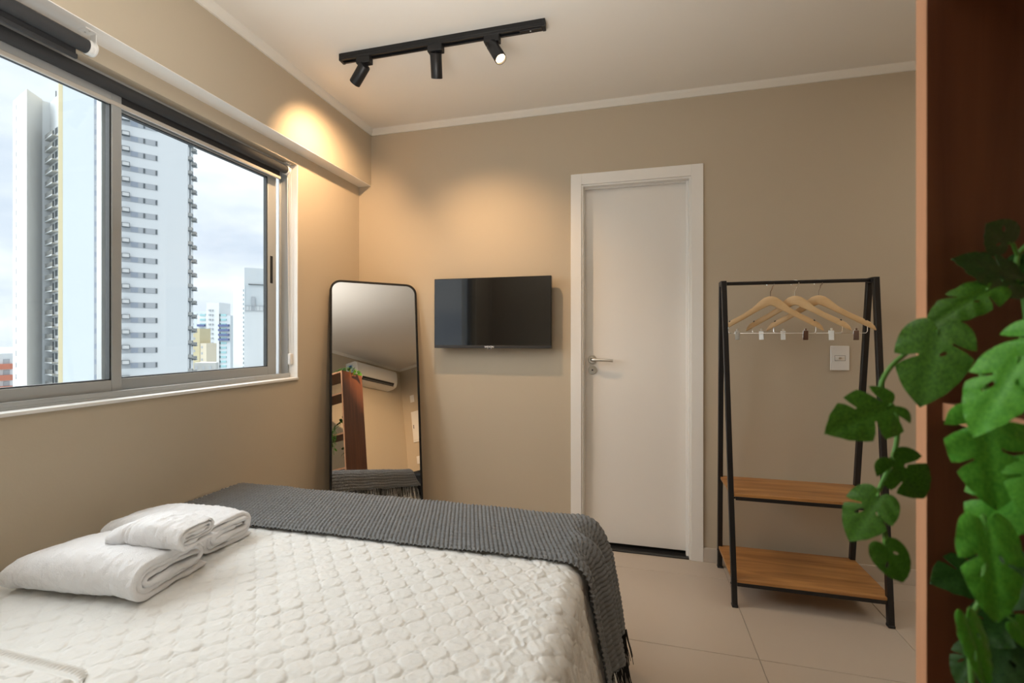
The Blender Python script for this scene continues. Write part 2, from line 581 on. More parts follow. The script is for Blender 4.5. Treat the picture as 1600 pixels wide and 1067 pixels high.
# roller blinds
def roller_blind(name, x, z, y0, y1, label, bar_drop, bar_mat, brackets, top):
    t = thing(name, (x, y1, z), label, 'roller blind', 'charcoal roller blinds over the window')
    MB().cyl((x, y0, z), (x, y1, z), 0.0215, 28).build('fabric_roll', M['blind'], t)
    MB().box((x - 0.0225, y0 + 0.004, z - bar_drop), (x - 0.0205, y1 - 0.015, z)).build('hanging_fabric', M['blind'], t)
    b = MB().box((x - 0.026, y0 + 0.002, z - bar_drop - 0.016), (x - 0.015, y1 - 0.012, z - bar_drop))
    b.build('bottom_bar', bar_mat, t, bevel=0.003)
    for yy, s in brackets:
        k = MB()
        k.lathe((x, yy, z), (0, s, 0), [(0.0, 0.0), (0.0, 0.0235), (0.008, 0.0245), (0.009, 0.021), (0.016, 0.021), (0.017, 0.0245), (0.022, 0.0235), (0.022, 0.0)], 24)
        k.box((x - 0.012, yy + s * 0.022 - 0.0015, z), (x + 0.012, yy + s * 0.022 + 0.0015, top))
        k.box((x - 0.018, min(yy - s * 0.012, yy + s * 0.024), top - 0.003), (x + 0.018, max(yy - s * 0.012, yy + s * 0.024), top))
        br = k.build('bracket', M['plastic'], t, bevel=0.0008)
        for dx in (-0.010, 0.010):
            MB().cyl((x + dx, yy + s * 0.004, top - 0.0042), (x + dx, yy + s * 0.004, top - 0.0025), 0.0028, 10).build('screw', M['steel'], br)
    return t


roller_blind('roller_blind', -1.700, 2.158, -0.30, 1.105, 'charcoal roller blind under the beam, ending in a white bracket above the left pane', 0.030,
             M['blind'], [(1.105, 1), (-0.30, -1)], 2.211)
rb = roller_blind('roller_blind', -1.792, 2.116, 0.21, 2.098, 'long charcoal roller blind inside the window head with pale bottom bar', 0.040,
                  mat('pale_bar', (0.62, 0.58, 0.52), 0.4, metal=0.2), [(2.098, 1), (0.21, -1)], 2.150)
cd = MB()
cd.tube([(-1.775, 2.124, 2.10), (-1.777, 2.126, 1.6), (-1.777, 2.127, 1.13)], 0.0016, 6)
cd.tube([(-1.800, 2.124, 2.10), (-1.796, 2.126, 1.6), (-1.790, 2.127, 1.13)], 0.0016, 6)
cd.build('pull_chain', M['plastic'], rb)
MB().box((-1.793, 2.117, 1.075), (-1.775, 2.1385, 1.135)).build('chain_tensioner', M['plastic'], rb, bevel=0.005, seg=3)

# ------------------------------------------------------------------ door
door = thing('door_1', (0.0135, YB, 0), 'white flush door with brushed lever handle in white casing', 'door', kind='structure')
cs = MB()
for x0, x1, z0, z1 in ((-0.347, DX0, 0, 2.168), (DX1, 0.374, 0, 2.168), (DX0, DX1, DZ, 2.168)):
    cs.box((x0, YB - 0.014, z0), (x1, YB, z1))
cs.build('casing', M['white'], door, bevel=0.002)
jm = MB()
for x0, x1, z0, z1 in ((DX0, DX0 + 0.010, 0, DZ), (DX1 - 0.010, DX1, 0, DZ), (DX0 + 0.010, DX1 - 0.010, DZ - 0.010, DZ)):
    jm.box((x0, YB - 0.006, z0), (x1, YB + 0.128, z1))
for x0, x1, z0, z1 in ((DX0 + 0.010, DX0 + 0.016, 0, DZ - 0.01), (DX1 - 0.022, DX1 - 0.010, 0, DZ - 0.01), (DX0 + 0.016, DX1 - 0.022, DZ - 0.018, DZ - 0.010)):
    jm.box((x0, YB + 0.028, z0), (x1, YB + 0.052, z1))
jm.build('jamb', M['white'], door, bevel=0.0012)
leaf = MB().box((DX0 + 0.013, YB + 0.054, 0.022), (DX1 - 0.013, YB + 0.089, DZ - 0.013)).build('door_leaf', M['door'], door, bevel=0.002)
MB().box((DX0 + 0.001, YB - 0.004, 0.0), (DX1 - 0.001, YB + 0.128, 0.006)).build('threshold', M['granite'], door, bevel=0.001)
hd = MB()
hy = YB + 0.054
hd.lathe((-0.227, hy, 1.091), (0, -1, 0), [(0, 0), (0, 0.025), (0.004, 0.0255), (0.008, 0.023), (0.009, 0.012), (0.035, 0.0095), (0.040, 0.0095)], 28)
hd.tube([(-0.227, hy - 0.010, 1.091), (-0.227, hy - 0.038, 1.091), (-0.222, hy - 0.046, 1.091), (-0.210, hy - 0.049, 1.091), (-0.108, hy - 0.046, 1.087)], [0.0095, 0.0095, 0.0095, 0.0092, 0.0088], 14)
hd.build('lever_handle', M['steel'], leaf)
es = MB().lathe((-0.227, hy, 1.029), (0, -1, 0), [(0, 0), (0, 0.025), (0.004, 0.0255), (0.008, 0.024), (0.009, 0.0)], 28).build('key_rosette', M['steel'], leaf)
MB().cyl((-0.227, hy - 0.0092, 1.029), (-0.227, hy - 0.0105, 1.029), 0.0048, 12).build('keyhole', M['blackmatte'], leaf)

# ------------------------------------------------------------------ track light
tl = thing('track_light', (-0.855, 1.955, ZC), 'black ceiling track with three cylindrical spotlights', 'track light')
tr = MB()
tr.box((-1.345, 1.937, 2.552), (-0.365, 1.973, 2.572)).box((-1.345, 1.937, 2.540), (-0.365, 1.946, 2.552)).box((-1.345, 1.964, 2.540), (-0.365, 1.973, 2.552))
tr.build('track', M['blackmetal'], tl, bevel=0.001)
for x0, x1, nm in ((-1.352, -1.338, 'end_cap'), (-0.372, -0.358, 'end_cap')):
    MB().box((x0, 1.936, 2.538), (x1, 1.974, 2.5715)).build(nm, M['blackmatte'], tl, bevel=0.002)
MB().box((-0.47, 1.944, 2.536), (-0.372, 1.966, 2.552)).build('power_feed', M['blackmatte'], tl, bevel=0.002)
MB().box((-0.425, 1.950, 2.534), (-0.420, 1.953, 2.5365)).build('terminal_mark', M['logo'], tl)
HEADS = [(-1.221, Vector((-0.775, 0.316, -0.60))), (-0.857, Vector((-0.16, 0.475, -0.75))), (-0.590, Vector((0.42, -0.20, -0.74)))]
for hx, d in HEADS:
    d.normalize()
    s = MB()
    s.box((hx - 0.040, 1.938, 2.512), (hx + 0.030, 1.972, 2.545))
    s.cyl((hx - 0.005, 1.955, 2.512), (hx - 0.005, 1.955, 2.498), 0.008, 12)
    so = s.build('spotlight', M['blackmatte'], tl, bevel=0.002)
    top = Vector((hx - 0.005, 1.955, 2.503))
    c0 = top - d * 0.006
    hb = MB()
    hb.lathe(c0, d, [(0, 0.0), (0, 0.024), (0.003, 0.0262), (0.098, 0.0262), (0.1005, 0.0255), (0.1005, 0.0228), (0.090, 0.0215), (0.090, 0.0)], 30)
    hb.build('lamp_head', M['blackmetal'], so)
    MB().lathe(c0, d, [(0.0905, 0.0), (0.0905, 0.0205), (0.0925, 0.0208), (0.0945, 0.018), (0.0955, 0.0)], 24).build('lamp_face', M['lens'], so, label='glowing warm lamp face')
    hx_l = c0 + d * 0.118
    for lo in bpy.data.objects:
        if lo.type == 'LIGHT' and lo.data.type == 'SPOT' and abs(lo.location.x - hx) < 0.08:
            lo.location = hx_l

# ------------------------------------------------------------------ television
tv = thing('television', (-0.812, 2.66, 1.366), 'flat black television mounted on the wall beside the white door', 'television')
MB().box((-1.174, 2.640, 1.156), (-0.450, 2.672, 1.577)).build('housing', M['tvplastic'], tv, bevel=0.002)
MB().box((-1.170, 2.6385, 1.174), (-0.454, 2.6405, 1.573)).build('screen', M['screen'], tv)
MB().box((-1.172, 2.6375, 1.1565), (-0.452, 2.6405, 1.173)).build('lower_bezel', mat('bezel', (0.035, 0.034, 0.033), 0.3), tv, bevel=0.001)
MB().box((-1.05, 2.672, 1.22), (-0.57, 2.70, 1.50)).build('back_cover', M['blackmatte'], tv, bevel=0.004)
MB().box((-0.93, 2.70, 1.28), (-0.69, 2.7208, 1.46)).build('wall_bracket', M['blackmatte'], tv)
MB().box((-0.835, 2.640, 1.1505), (-0.815, 2.655, 1.1565)).build('sensor', M['tvplastic'], tv)
for i, dx in enumerate((0.0, 0.011, 0.019)):
    MB().box((-0.832 + dx, 2.6392, 1.1515), (-0.828 + dx, 2.6396, 1.1540)).build('sensor_mark', M['logo'], tv)
tc = bpy.data.curves.new('logo', 'FONT')
tc.body = 'WEYON'
tc.size = 0.0155
tc.align_x = 'CENTER'
tc.extrude = 0.0003
tc.offset = 0.0004
tc.materials.append(M['logo'])
lo = bpy.data.objects.new('logo', tc)
C.objects.link(lo)
lo.rotation_euler = (PI / 2, 0, 0)
lo.location = (-0.822, 2.6371, 1.1592)
bpy.context.view_layer.update()
tm = bpy.data.meshes.new_from_object(lo.evaluated_get(bpy.context.evaluated_depsgraph_get()))
tm.transform(lo.matrix_world)
bpy.data.objects.remove(lo)
lo = link(bpy.data.objects.new('logo', tm), tv)
lo['label'] = 'silver brand lettering on the lower bezel'

# ------------------------------------------------------------------ wall plates
def plate(name, c, n, u, w, h_, label, cat, group=None, kind='plain'):
    c, n, u = Vector(c), Vector(n), Vector(u)
    t = thing(name, c, label, cat, group)
    z = Vector((0, 0, 1))
    MB().obox(c + n * 0.004, u, z, n, w / 2, h_ / 2, 0.004).build('cover_plate', M['plastic'], t, bevel=0.0025)
    if kind == 'coax':
        MB().obox(c + n * 0.008, u, z, n, 0.0225, 0.0125, 0.0012).build('insert', M['plastic'], t, bevel=0.0008)
        m = MB()
        for a, b, hw, hh in ((0, 0.0132, 0.0235, 0.0006), (0, -0.0132, 0.0235, 0.0006), (-0.0232, 0, 0.0006, 0.0132), (0.0232, 0, 0.0006, 0.0132)):
            m.obox(c + n * 0.0081 + u * a + z * b, u, z, n, hw, hh, 0.0004)
        m.build('insert_gap', M['alu_dark'], t)
        MB().lathe(c + n * 0.009, n, [(0, 0.006), (0.003, 0.006), (0.003, 0.0045), (0.010, 0.0045), (0.010, 0.002), (0.006, 0.0)], 14).build('aerial_socket', M['steel'], t)
    else:
        MB().obox(c + n * 0.009, u, z, n, w * 0.28, h_ * 0.32, 0.002).build('rocker', M['plastic'], t, bevel=0.001)


plate('aerial_outlet', (1.0245, YB, 1.1155), (0, -1, 0), (1, 0, 0), 0.085, 0.125, 'white wall plate with an aerial socket behind the clothes rack', 'wall outlet', None, 'coax')
plate('light_switch', (XR, -0.22, 2.02), (-1, 0, 0), (0, 1, 0), 0.075, 0.118, 'white switch plate above the breaker panel, seen in the mirror', 'switch')
plate('light_switch', (XR, -0.20, 1.02), (-1, 0, 0), (0, 1, 0), 0.075, 0.118, 'white switch plate below the breaker panel, seen in the mirror', 'switch')
bp = thing('breaker_panel', (XR, -0.1, 1.55), 'white flush breaker panel on the wall reflected in the mirror', 'breaker panel')
MB().box((XR - 0.022, -0.26, 1.30), (XR, 0.10, 1.80)).build('panel_frame', M['plastic'], bp, bevel=0.006, seg=3)
MB().box((XR - 0.030, -0.235, 1.33), (XR - 0.021, 0.075, 1.77)).build('panel_door', M['plastic'], bp, bevel=0.003)
MB().box((XR - 0.033, -0.225, 1.52), (XR - 0.029, -0.215, 1.58)).build('panel_latch', M['alu_dark'], bp)

# air conditioner on the wall behind the camera, seen in the mirror
ac = thing('air_conditioner', (1.95, YF, 2.28), 'white split air conditioner high on the wall, reflected in the mirror', 'air conditioner')
prof = [(0, 0), (0, 0.29), (0.165, 0.29), (0.200, 0.275), (0.212, 0.235), (0.214, 0.15), (0.206, 0.085), (0.178, 0.030), (0.120, 0.006), (0.05, 0)]
loops = [[(x, YF + a, 2.135 + b) for a, b in prof] for x in (1.50, 2.42)]
MB().loft(loops).build('casing', M['ac'], ac, bevel=0.006, seg=3, smooth=35)
MB().obox((1.97, YF + 0.198, 2.188), (1, 0, 0), (0, -0.45, -0.9), (0, 0.9, -0.45), 0.36, 0.027, 0.004).build('air_outlet', M['blackmatte'], ac)
MB().obox((1.97, YF + 0.203, 2.176), (1, 0, 0), (0, -0.2, -0.98), (0, 0.98, -0.2), 0.35, 0.006, 0.004).build('louver', mat('louver_grey', (0.12, 0.12, 0.12), 0.4), ac)
MB().box((1.4985, YF + 0.03, 2.22), (1.5, YF + 0.13, 2.385)).build('energy_label', mat('label_paper', (0.55, 0.68, 0.72), 0.5), ac)
MB().box((1.4978, YF + 0.06, 2.33), (1.4986, YF + 0.11, 2.375)).build('label_print', mat('label_blue', (0.04, 0.15, 0.42), 0.5), ac)
MB().box((1.4978, YF + 0.06, 2.275), (1.4986, YF + 0.09, 2.32)).build('label_print', mat('label_yellow', (0.6, 0.5, 0.06), 0.5), ac)

# black bin, seen in the mirror
bn = thing('waste_bin', (1.11, 0.97, 0), 'tall black bin with a small silver badge, reflected in the mirror', 'bin')
MB().lathe((1.11, 0.97, 0), (0, 0, 1), [(0, 0), (0, 0.125), (0.02, 0.135), (0.30, 0.150), (0.60, 0.158), (0.61, 0.16)], 36).build('bucket', M['blackmatte'], bn)
MB().lathe((1.11, 0.97, 0), (0, 0, 1), [(0.606, 0.163), (0.635, 0.163), (0.665, 0.13), (0.675, 0.06), (0.676, 0.0)], 36).build('lid', M['blackmatte'], bn)
MB().obox((0.996, 1.084, 0.625), (0.7, 0.7, 0), (0, 0, 1), (-0.7, 0.7, 0), 0.016, 0.008, 0.002).build('badge', M['logo'], bn)

# ------------------------------------------------------------------ leaning mirror
mr = thing('standing_mirror', (-1.36, 2.29, 0.0), 'tall black-framed mirror with rounded corners leaning in the corner', 'mirror')
my, ml, mroll = math.radians(41.0), math.radians(10.7), math.radians(1.0)
mu0 = Vector((math.cos(my), math.sin(my), 0))
mn0 = Vector((math.sin(my), -math.cos(my), 0))
mn = mn0 * math.cos(ml) + Vector((0, 0, math.sin(ml)))
md0 = mn0 * math.sin(ml) - Vector((0, 0, math.cos(ml)))
mu = mu0 * math.cos(mroll) + md0 * math.sin(mroll)
md = md0 * math.cos(mroll) - mu0 * math.sin(mroll)
MTL = Vector((-1.715, 2.372, 1.562))
MWID, MLEN = 0.512, 1.583


def rrect(inset, off):
    r, n = 0.062 - inset * 0.9, 8
    w_, h_ = MWID - inset, MLEN - inset
    pts = []
    for cx, cy, a0 in ((w_ - r, inset + r, -90), (w_ - r, h_ - r, 0), (inset + r, h_ - r, 90), (inset + r, inset + r, 180)):
        for k in range(n + 1):
            a = math.radians(a0 + 90 * k / n)
            pts.append((cx + r * math.cos(a), cy + r * math.sin(a)))
    return [MTL + mu * x + md * y + mn * off for x, y in pts]


fm = MB().loft([rrect(0, -0.032), rrect(0, 0.0), rrect(0.0115, 0.0), rrect(0.0115, -0.032), rrect(0, -0.032)], caps=False)
fm.build('mirror_frame', M['frameblack'], mr, smooth=30)
gp = rrect(0.0115, -0.004)
gm = MB().add(gp, [tuple(range(len(gp)))])
gm.build('mirror_glass', M['mirror'], mr, smooth=0)
bk = rrect(0.0115, -0.030)
MB().add(bk, [tuple(reversed(range(len(bk))))]).build('backing_board', M['blackmatte'], mr, smooth=0)

# ------------------------------------------------------------------ clothes rack and hangers
rk = thing('clothes_rack', (0.75, 2.45, 0), 'black metal A-frame clothes rack with two wooden shelves', 'clothes rack')
FT, FB, BT, BB = (2.425, 1.492), (2.300, 0.0), (2.482, 1.492), (2.672, 0.0)
lerp = lambda a, b, z: a[0] + (b[0] - a[0]) * (a[1] - z) / (a[1] - b[1])
for x in (0.450, 1.055):
    for t_, b_ in ((FT, FB), (BT, BB)):
        l = MB().bar((x, b_[0], b_[1] + 0.006), (x - (0.024 if x < 0.6 else 0), t_[0], t_[1]), 0.023, 0.023).build('leg', M['blackmetal'], rk, bevel=0.002)
        MB().box((x - 0.013, b_[0] - 0.014, 0.0), (x + 0.013, b_[0] + 0.014, 0.012)).build('foot_cap', M['blackmatte'], l, bevel=0.003)
    xt = x - (0.024 if x < 0.6 else 0)
    MB().box((xt - 0.012, FT[0] + 0.004, 1.470), (xt + 0.012, BT[0] - 0.004, 1.494)).build('joint_plate', M['blackmetal'], rk, bevel=0.002)
MB().cyl((0.432, 2.4535, 1.482), (1.050, 2.4535, 1.482), 0.0085, 16).build('hanging_rail', M['blackmetal'], rk)
for z in (0.502, 0.122):
    yf, yb_ = lerp(FT, FB, z), lerp(BT, BB, z)
    MB().box((0.441, yf - 0.010, z - 0.013), (1.064, yb_ + 0.010, z)).build('shelf', M['oak'], rk, bevel=0.001)
    for y in (yf, yb_):
        MB().box((0.4615, y - 0.010, z - 0.030), (1.0435, y + 0.010, z - 0.0135)).build('shelf_rail', M['blackmetal'], rk, bevel=0.001)
    for x in (0.450, 1.055):
        for y in (yf, yb_):
            MB().cyl((x - 0.0155, y, z - 0.022), (x + 0.0155, y, z - 0.022), 0.0045, 10).build('bolt', M['blackmatte'], rk)


def make_hanger():
    """origin at the rail; shoulder along local x, hangs down -z"""
    t = thing('clothes_hanger', (0, 0, 0))
    # shoulder: centre line and height profile
    xs = [-0.225, -0.219, -0.205, -0.170, -0.120, -0.080, -0.050, -0.028, -0.010, 0.0, 0.010, 0.028, 0.050, 0.080, 0.120, 0.170, 0.205, 0.219, 0.225]
    top = [-0.222, -0.208, -0.192, -0.171, -0.144, -0.117, -0.088, -0.071, -0.065, -0.064, -0.065, -0.071, -0.088, -0.117, -0.144, -0.171, -0.192, -0.208, -0.222]
    bot = [-0.229, -0.227, -0.219, -0.200, -0.172, -0.148, -0.131, -0.119, -0.110, -0.107, -0.110, -0.119, -0.131, -0.148, -0.172, -0.200, -0.219, -0.227, -0.229]
    HX = 0.95
    xs = [x * HX for x in xs]
    loops = []
    for x, a, b in zip(xs, top, bot):
        y = 0.020 * (x / 0.225) ** 2
        th = 0.0065
        loops.append([(x, y - th, a - 0.004), (x, y - th * 0.6, a), (x, y + th * 0.6, a), (x, y + th, a - 0.004), (x, y + th, b + 0.003), (x, y + th * 0.6, b), (x, y - th * 0.6, b), (x, y - th, b + 0.003)])
    s = MB().loft(loops).build('shoulder', M['beech'], t, smooth=50)
    for sx in (-1, 1):
        MB().obox((sx * 0.186 * HX, 0.0135, -0.1815), (0, 1, 0), (sx * 0.8, 0, 0.5), (0.5, 0, -sx * 0.8), 0.0072, 0.0028, 0.0035).build('notch', M['alu_dark'], s)
    pts = []
    for k in range(15):
        a = math.radians(200 - 255 * k / 14)
        pts.append((0.0125 * 1.25 * math.cos(a), 0, -0.006 + 0.0155 * math.sin(a)))
    pts += [(0.006, 0, -0.032), (0.001, 0, -0.041), (0, 0, -0.050), (0, 0, -0.070)]
    MB().tube(pts, 0.0019, 8).build('hook', M['chrome'], t)
    w = [(x * HX, y, z) for x, y, z in ((-0.192, 0.010, -0.196), (-0.192, 0.006, -0.232), (-0.186, 0.004, -0.240), (0.186, 0.004, -0.240), (0.192, 0.006, -0.232), (0.192, 0.010, -0.196))]
    MB().tube(w, 0.0015, 8).build('clip_wire', M['chrome'], t)
    for sx in (-0.142, 0.142):
        k = MB()
        k.obox((sx, 0.0085, -0.250), (1, 0, 0), (0, 0.12, 1), (0, 1, -0.12), 0.0105, 0.022, 0.0012)
        k.obox((sx, -0.0005, -0.250), (1, 0, 0), (0, -0.12, 1), (0, 1, 0.12), 0.0105, 0.022, 0.0012)
        k.cyl((sx - 0.009, 0.004, -0.240), (sx + 0.009, 0.004, -0.240), 0.0045, 10)
        k.obox((sx, 0.004, -0.225), (1, 0, 0), (0, 0, 1), (0, 1, 0), 0.0045, 0.008, 0.003)
        k.build('clip', M['chrome'], t, bevel=0.0006)
    return t


hg0 = make_hanger()
HANG = [(0.637, -13, 'pale wooden hanger with clips, first from the left on the black rack'),
        (0.741, -25, 'pale wooden hanger with clips, middle of the three on the rack'),
        (0.838, -20, 'pale wooden hanger with clips, hanging closest to the plant leaves')]
for i, (x, rz, lab) in enumerate(HANG):
    hgr = hg0 if i == 0 else copy_tree(hg0)
    hgr.location = (x, 2.4535, 1.4815)
    hgr.rotation_euler = (0, 0, math.radians(rz))
    tag(hgr, lab, 'hanger', 'wooden hangers on the rack')

# ------------------------------------------------------------------ bookcase
bc = thing('bookcase', (0.46, 0.09, 0), 'tall reddish wood open bookcase at the edge of the photo, draped in vines', 'bookcase')
BX0, BX1, BY0, BY1, BZ = 0.298, 0.622, -0.412, 0.5985, 1.842
for y0, y1 in ((BY1 - 0.0185, BY1), (BY0, BY0 + 0.0185)):
    p = MB().box((BX0 + 0.0006, y0, 0), (BX1, y1, BZ)).build('side_panel', M['cedar'], bc, bevel=0.0006)
    MB().box((BX0, y0, 0), (BX0 + 0.0006, y1, BZ)).build('lit_edge', M['cedar_edge_lit'], p)  # thin strip that gives the panel edge its lit colour
for z in (0.06, 0.43, 0.79, 1.1565, 1.600, BZ - 0.001):
    f0 = BX0 + (0.014 if z < 1.8 else 0.001)
    s = MB().box((f0 + 0.0006, BY0 + 0.0187, z - 0.0185), (BX1, BY1 - 0.0187, z)).build('shelf', M['cedar'], bc, bevel=0.0006)
    MB().box((f0, BY0 + 0.0187, z - 0.0185), (f0 + 0.0006, BY1 - 0.0187, z)).build('lit_edge', M['cedar_edge_lit'], s)  # shelf edge strip in the same painted-in lit tone

# ------------------------------------------------------------------ bed
bed = thing('bed', (-0.94, 0.67, 0), 'double bed under an ivory quilted spread, its left side against the window wall', 'bed')
MB().box((-1.735, -0.40, 0.06), (-0.175, 1.715, 0.30)).build('box_base', M['mattress'], bed, bevel=0.02, seg=3)
MB().box((-1.735, -0.40, 0.30), (-0.165, 1.725, 0.530)).build('mattress', M['mattress'], bed, bevel=0.04, seg=4)
for x in (-1.68, -0.23):
    for y in (-0.34, 1.66):
        MB().cyl((x, y, 0), (x, y, 0.06), 0.025, 12, 0.03).build('leg', M['blackmatte'], bed)

EX, EY, ER, ZT = -0.200, 1.690, 0.062, 0.552      # where the cloth starts to bend, radius, top


def cloth(s, t, lift=0.0):
    """cloth lying on the bed: s runs across (world x on top), t along (world y on top) -> points, normals"""
    ds, dt = np.maximum(s - EX, 0), np.maximum(t - EY, 0)
    d = np.sqrt(ds * ds + dt * dt) + 1e-9
    ux, uy = ds / d, dt / d
    r = ER + lift
    L = r * PI / 2
    a = np.clip(d / r, 0, PI / 2)
    ext = np.maximum(d - L, 0)
    fl = 0.16
    out = r * np.sin(a) + ext * fl + 0.012 * np.sin(ext * 3)
    drop = r * (1 - np.cos(a)) + ext * math.sqrt(1 - fl * fl)
    x = np.minimum(s, EX) + ux * out
    y = np.minimum(t, EY) + uy * out
    z = ZT + lift - drop
    # gentle sag of the mattress top near its rims
    return np.stack([x, y, z], -1)


def normals(P):
    a = np.gradient(P, axis=0)
    b = np.gradient(P, axis=1)
    n = np.cross(a, b)
    n /= np.linalg.norm(n, axis=-1, keepdims=True) + 1e-12
    return n


def quilt_height(s, t):
    px, py = 0.0705, 0.0375
    j0 = np.round((t - 0.9157) / py)
    best = np.full(s.shape, 9.0)
    bang = np.zeros(s.shape)
    bid = np.zeros(s.shape)
    for dj in (-1, 0, 1):
        j = j0 + dj
        off = np.where(np.mod(j, 2) == 0, 0.0, px / 2)
        i = np.round((s + 0.4764 - off) / px)
        hx = np.sin(i * 12.9898 + j * 78.233) * 43758.5453
        hx = hx - np.floor(hx)
        cx, cy = -0.4764 + i * px + off + (hx - 0.5) * 0.004, 0.9157 + j * py + (np.mod(hx * 7, 1) - 0.5) * 0.003
        dx, dy = (s - cx), (t - cy)
        rr = np.sqrt((dx / 1.06) ** 2 + dy ** 2)
        m = rr < best
        best = np.where(m, rr, best)
        bang = np.where(m, np.arctan2(dy, dx), bang)
        bid = np.where(m, hx, bid)
    R = 0.0268 * (1 + 0.05 * np.cos(6 * bang) + 0.03 * np.sin(3 * bang + bid * 6))
    q = np.clip(best / R, 0, 1)
    wr = vnoise(s * 95 + t * 45 + bid * 50, t * 70 - s * 20)
    wr2 = 1 - np.abs(vnoise(s * 60 - t * 85 + bid * 30, t * 40 + s * 30))
    puff = 0.0042 * (1 - q ** 9) ** 0.6 * (0.75 + 0.5 * bid) + (1 - q ** 3) * (0.0007 * wr + 0.0017 * (wr2 ** 8 - 0.3))
    gap = np.clip((best - R * 1.0) / 0.002, 0, 1)
    crinkle = gap * (0.0020 * vnoise(s * 200, t * 200) + 0.0012 * vnoise(s * 420 + 9, t * 420 + 3) + 0.0014)
    broad = 0.0025 * vnoise(s * 7, t * 9) + 0.0012 * vnoise(s * 22, t * 18)
    return puff + crinkle + broad


st = 0.0027
S, T = np.meshgrid(np.arange(-1.738, EX + 0.60, st), np.arange(-0.40, EY + 0.585, st * 1.15), indexing='ij')
P = cloth(S, T)
N = normals(P)
hgt = quilt_height(S, T)
side = np.clip((np.maximum(S - EX, 0) + np.maximum(T - EY, 0)) / 0.12, 0, 1)
fold = side * (0.006 * vnoise(S * 3 + T * 26, T * 4) + 0.005 * np.sin(T * 55 + 4 * S) * np.where(S > EX, 1, 0) * 0.7)
fray = 0.0035 * side * vnoise(S * 30, T * 110)
wrk = np.exp(-((S - EX + 0.05) / 0.06) ** 2) * 0.0035 * (1 - np.abs(vnoise(S * 45 + T * 30, T * 40 - S * 35)) * 2) * 0.7
P = P + N * (hgt + fold + fray + wrk)[..., None]
P[..., 2] = np.maximum(P[..., 2], 0.004)
P[..., 0] = np.maximum(P[..., 0], -1.7445)
qo = grid_obj('bedspread', P, M['quilt'])
tag(qo, 'ivory quilted bedspread with puffed oval cells covering the bed', 'bedspread')

# quilted pillow sham, only its gathered corner is in view
u, v = np.meshgrid(np.linspace(0, 1, 420), np.linspace(0, 1, 330), indexing='ij')
sx, sy = -1.62 + 0.62 * u, 0.16 + 0.53 * v
eu, ev = np.minimum(u, 1 - u) * 0.62, np.minimum(v, 1 - v) * 0.53
cu = np.clip(1 - np.minimum(u, 1 - u) / 0.12, 0, 1) * np.clip(1 - np.minimum(v, 1 - v) / 0.14, 0, 1)
sx = sx + np.sign(0.5 - u) * 0.030 * cu ** 2
sy = sy + np.sign(0.5 - v) * 0.030 * cu ** 2
e = np.minimum(eu, ev)
along = np.where(eu < ev, sy, sx)
band = np.clip(1 - np.abs(e - 0.014) / 0.014, 0, 1)
hz = 0.006 + 0.022 * (1 - np.exp(-e / 0.11)) + 0.0036 * band * np.sin(along * 2 * PI / 0.0105 + 0.8 * np.sin(along * 60)) - 0.004 * np.exp(-((e - 0.032) / 0.004) ** 2)
inner = np.clip((e - 0.034) / 0.01, 0, 1)
hz = hz + inner * quilt_height(sx + 0.02, sy + 0.013)
hz = np.where(e < 0.001, 0.0, hz)
sh = grid_obj('pillow_sham', np.stack([sx, sy, ZT + 0.003 + hz], -1), M['quilt'])
tag(sh, 'ivory quilted pillow sham with a gathered rim, at the lower left corner', 'pillow sham')

# grey knitted throw across the foot of the bed
THX0, THY0 = -1.690, 1.352


def knit(s, t):
    a, b = 0.0150, 0.0210
    j = np.floor(t / b)
    ph = s / a + 0.5 * np.mod(j, 2)
    fu = ph - np.floor(ph) - 0.5
    fr_ = t / b - j - 0.5
    q = (fu / 0.5 + 0.9 * fr_) ** 2 * 0.9 + (fr_ / 0.5) ** 2 * 0.9
    hj = np.sin(np.floor(ph) * 12.9898 + j * 78.233) * 43758.5453
    return (0.0072 + 0.0022 * (hj - np.floor(hj))) * np.sqrt(np.clip(1 - q, 0, 1))


tstep = 0.0022
s_end, t_end = EX + 0.43, EY + 0.19
S, T = np.meshgrid(np.arange(THX0, s_end, tstep), np.arange(THY0, t_end, tstep * 0.9), indexing='ij')
wob = 0.010 * vnoise(S * 3.1, T * 0 + 4.2) * np.clip(1 - (T - THY0) / 0.1, 0, 1)
lift = 0.010 + 0.004 * vnoise(S * 6, T * 8)
P = cloth(S, T + wob, 0.011)
N = normals(P)
dropS = np.clip((S - EX) / 0.15, 0, 1)
dropT = np.clip((T - EY) / 0.15, 0, 1)
folds = dropS * (0.034 * np.sin(T * 38 + 0.4 + 2 * S) + 0.008 * np.sin(T * 71)) * np.clip((T - THY0) / 0.05, 0.2, 1) + dropT * 0.008 * np.sin(S * 24 + 0.6 * np.sin(S * 9))
edge = np.minimum(T - THY0, 0.02) / 0.02
roll = -0.010 * (1 - edge) ** 2
rim = 0.003 * np.exp(-((T - THY0 - 0.006) / 0.006) ** 2) * (0.6 + 0.4 * np.sin(S * 2 * PI / 0.0118))
dn = np.clip((T - EY) / 0.02, 0, 1)
P = P + N * (knit(S, T) + 0.003 * vnoise(S * 7, T * 10) + roll + rim + folds + 0.006)[..., None]
P[..., 2] = np.where(S > EX + 0.10, np.maximum(P[..., 2], 0.02), P[..., 2])
thr = thing('throw_blanket', (-0.9, 1.55, ZT), 'charcoal knitted throw with fringe across the foot of the bed', 'throw blanket')
grid_obj('knitted_cloth', P, M['knit'], thr)
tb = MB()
edge_pts = [P[-1, k] for k in range(0, P.shape[1], 3)]
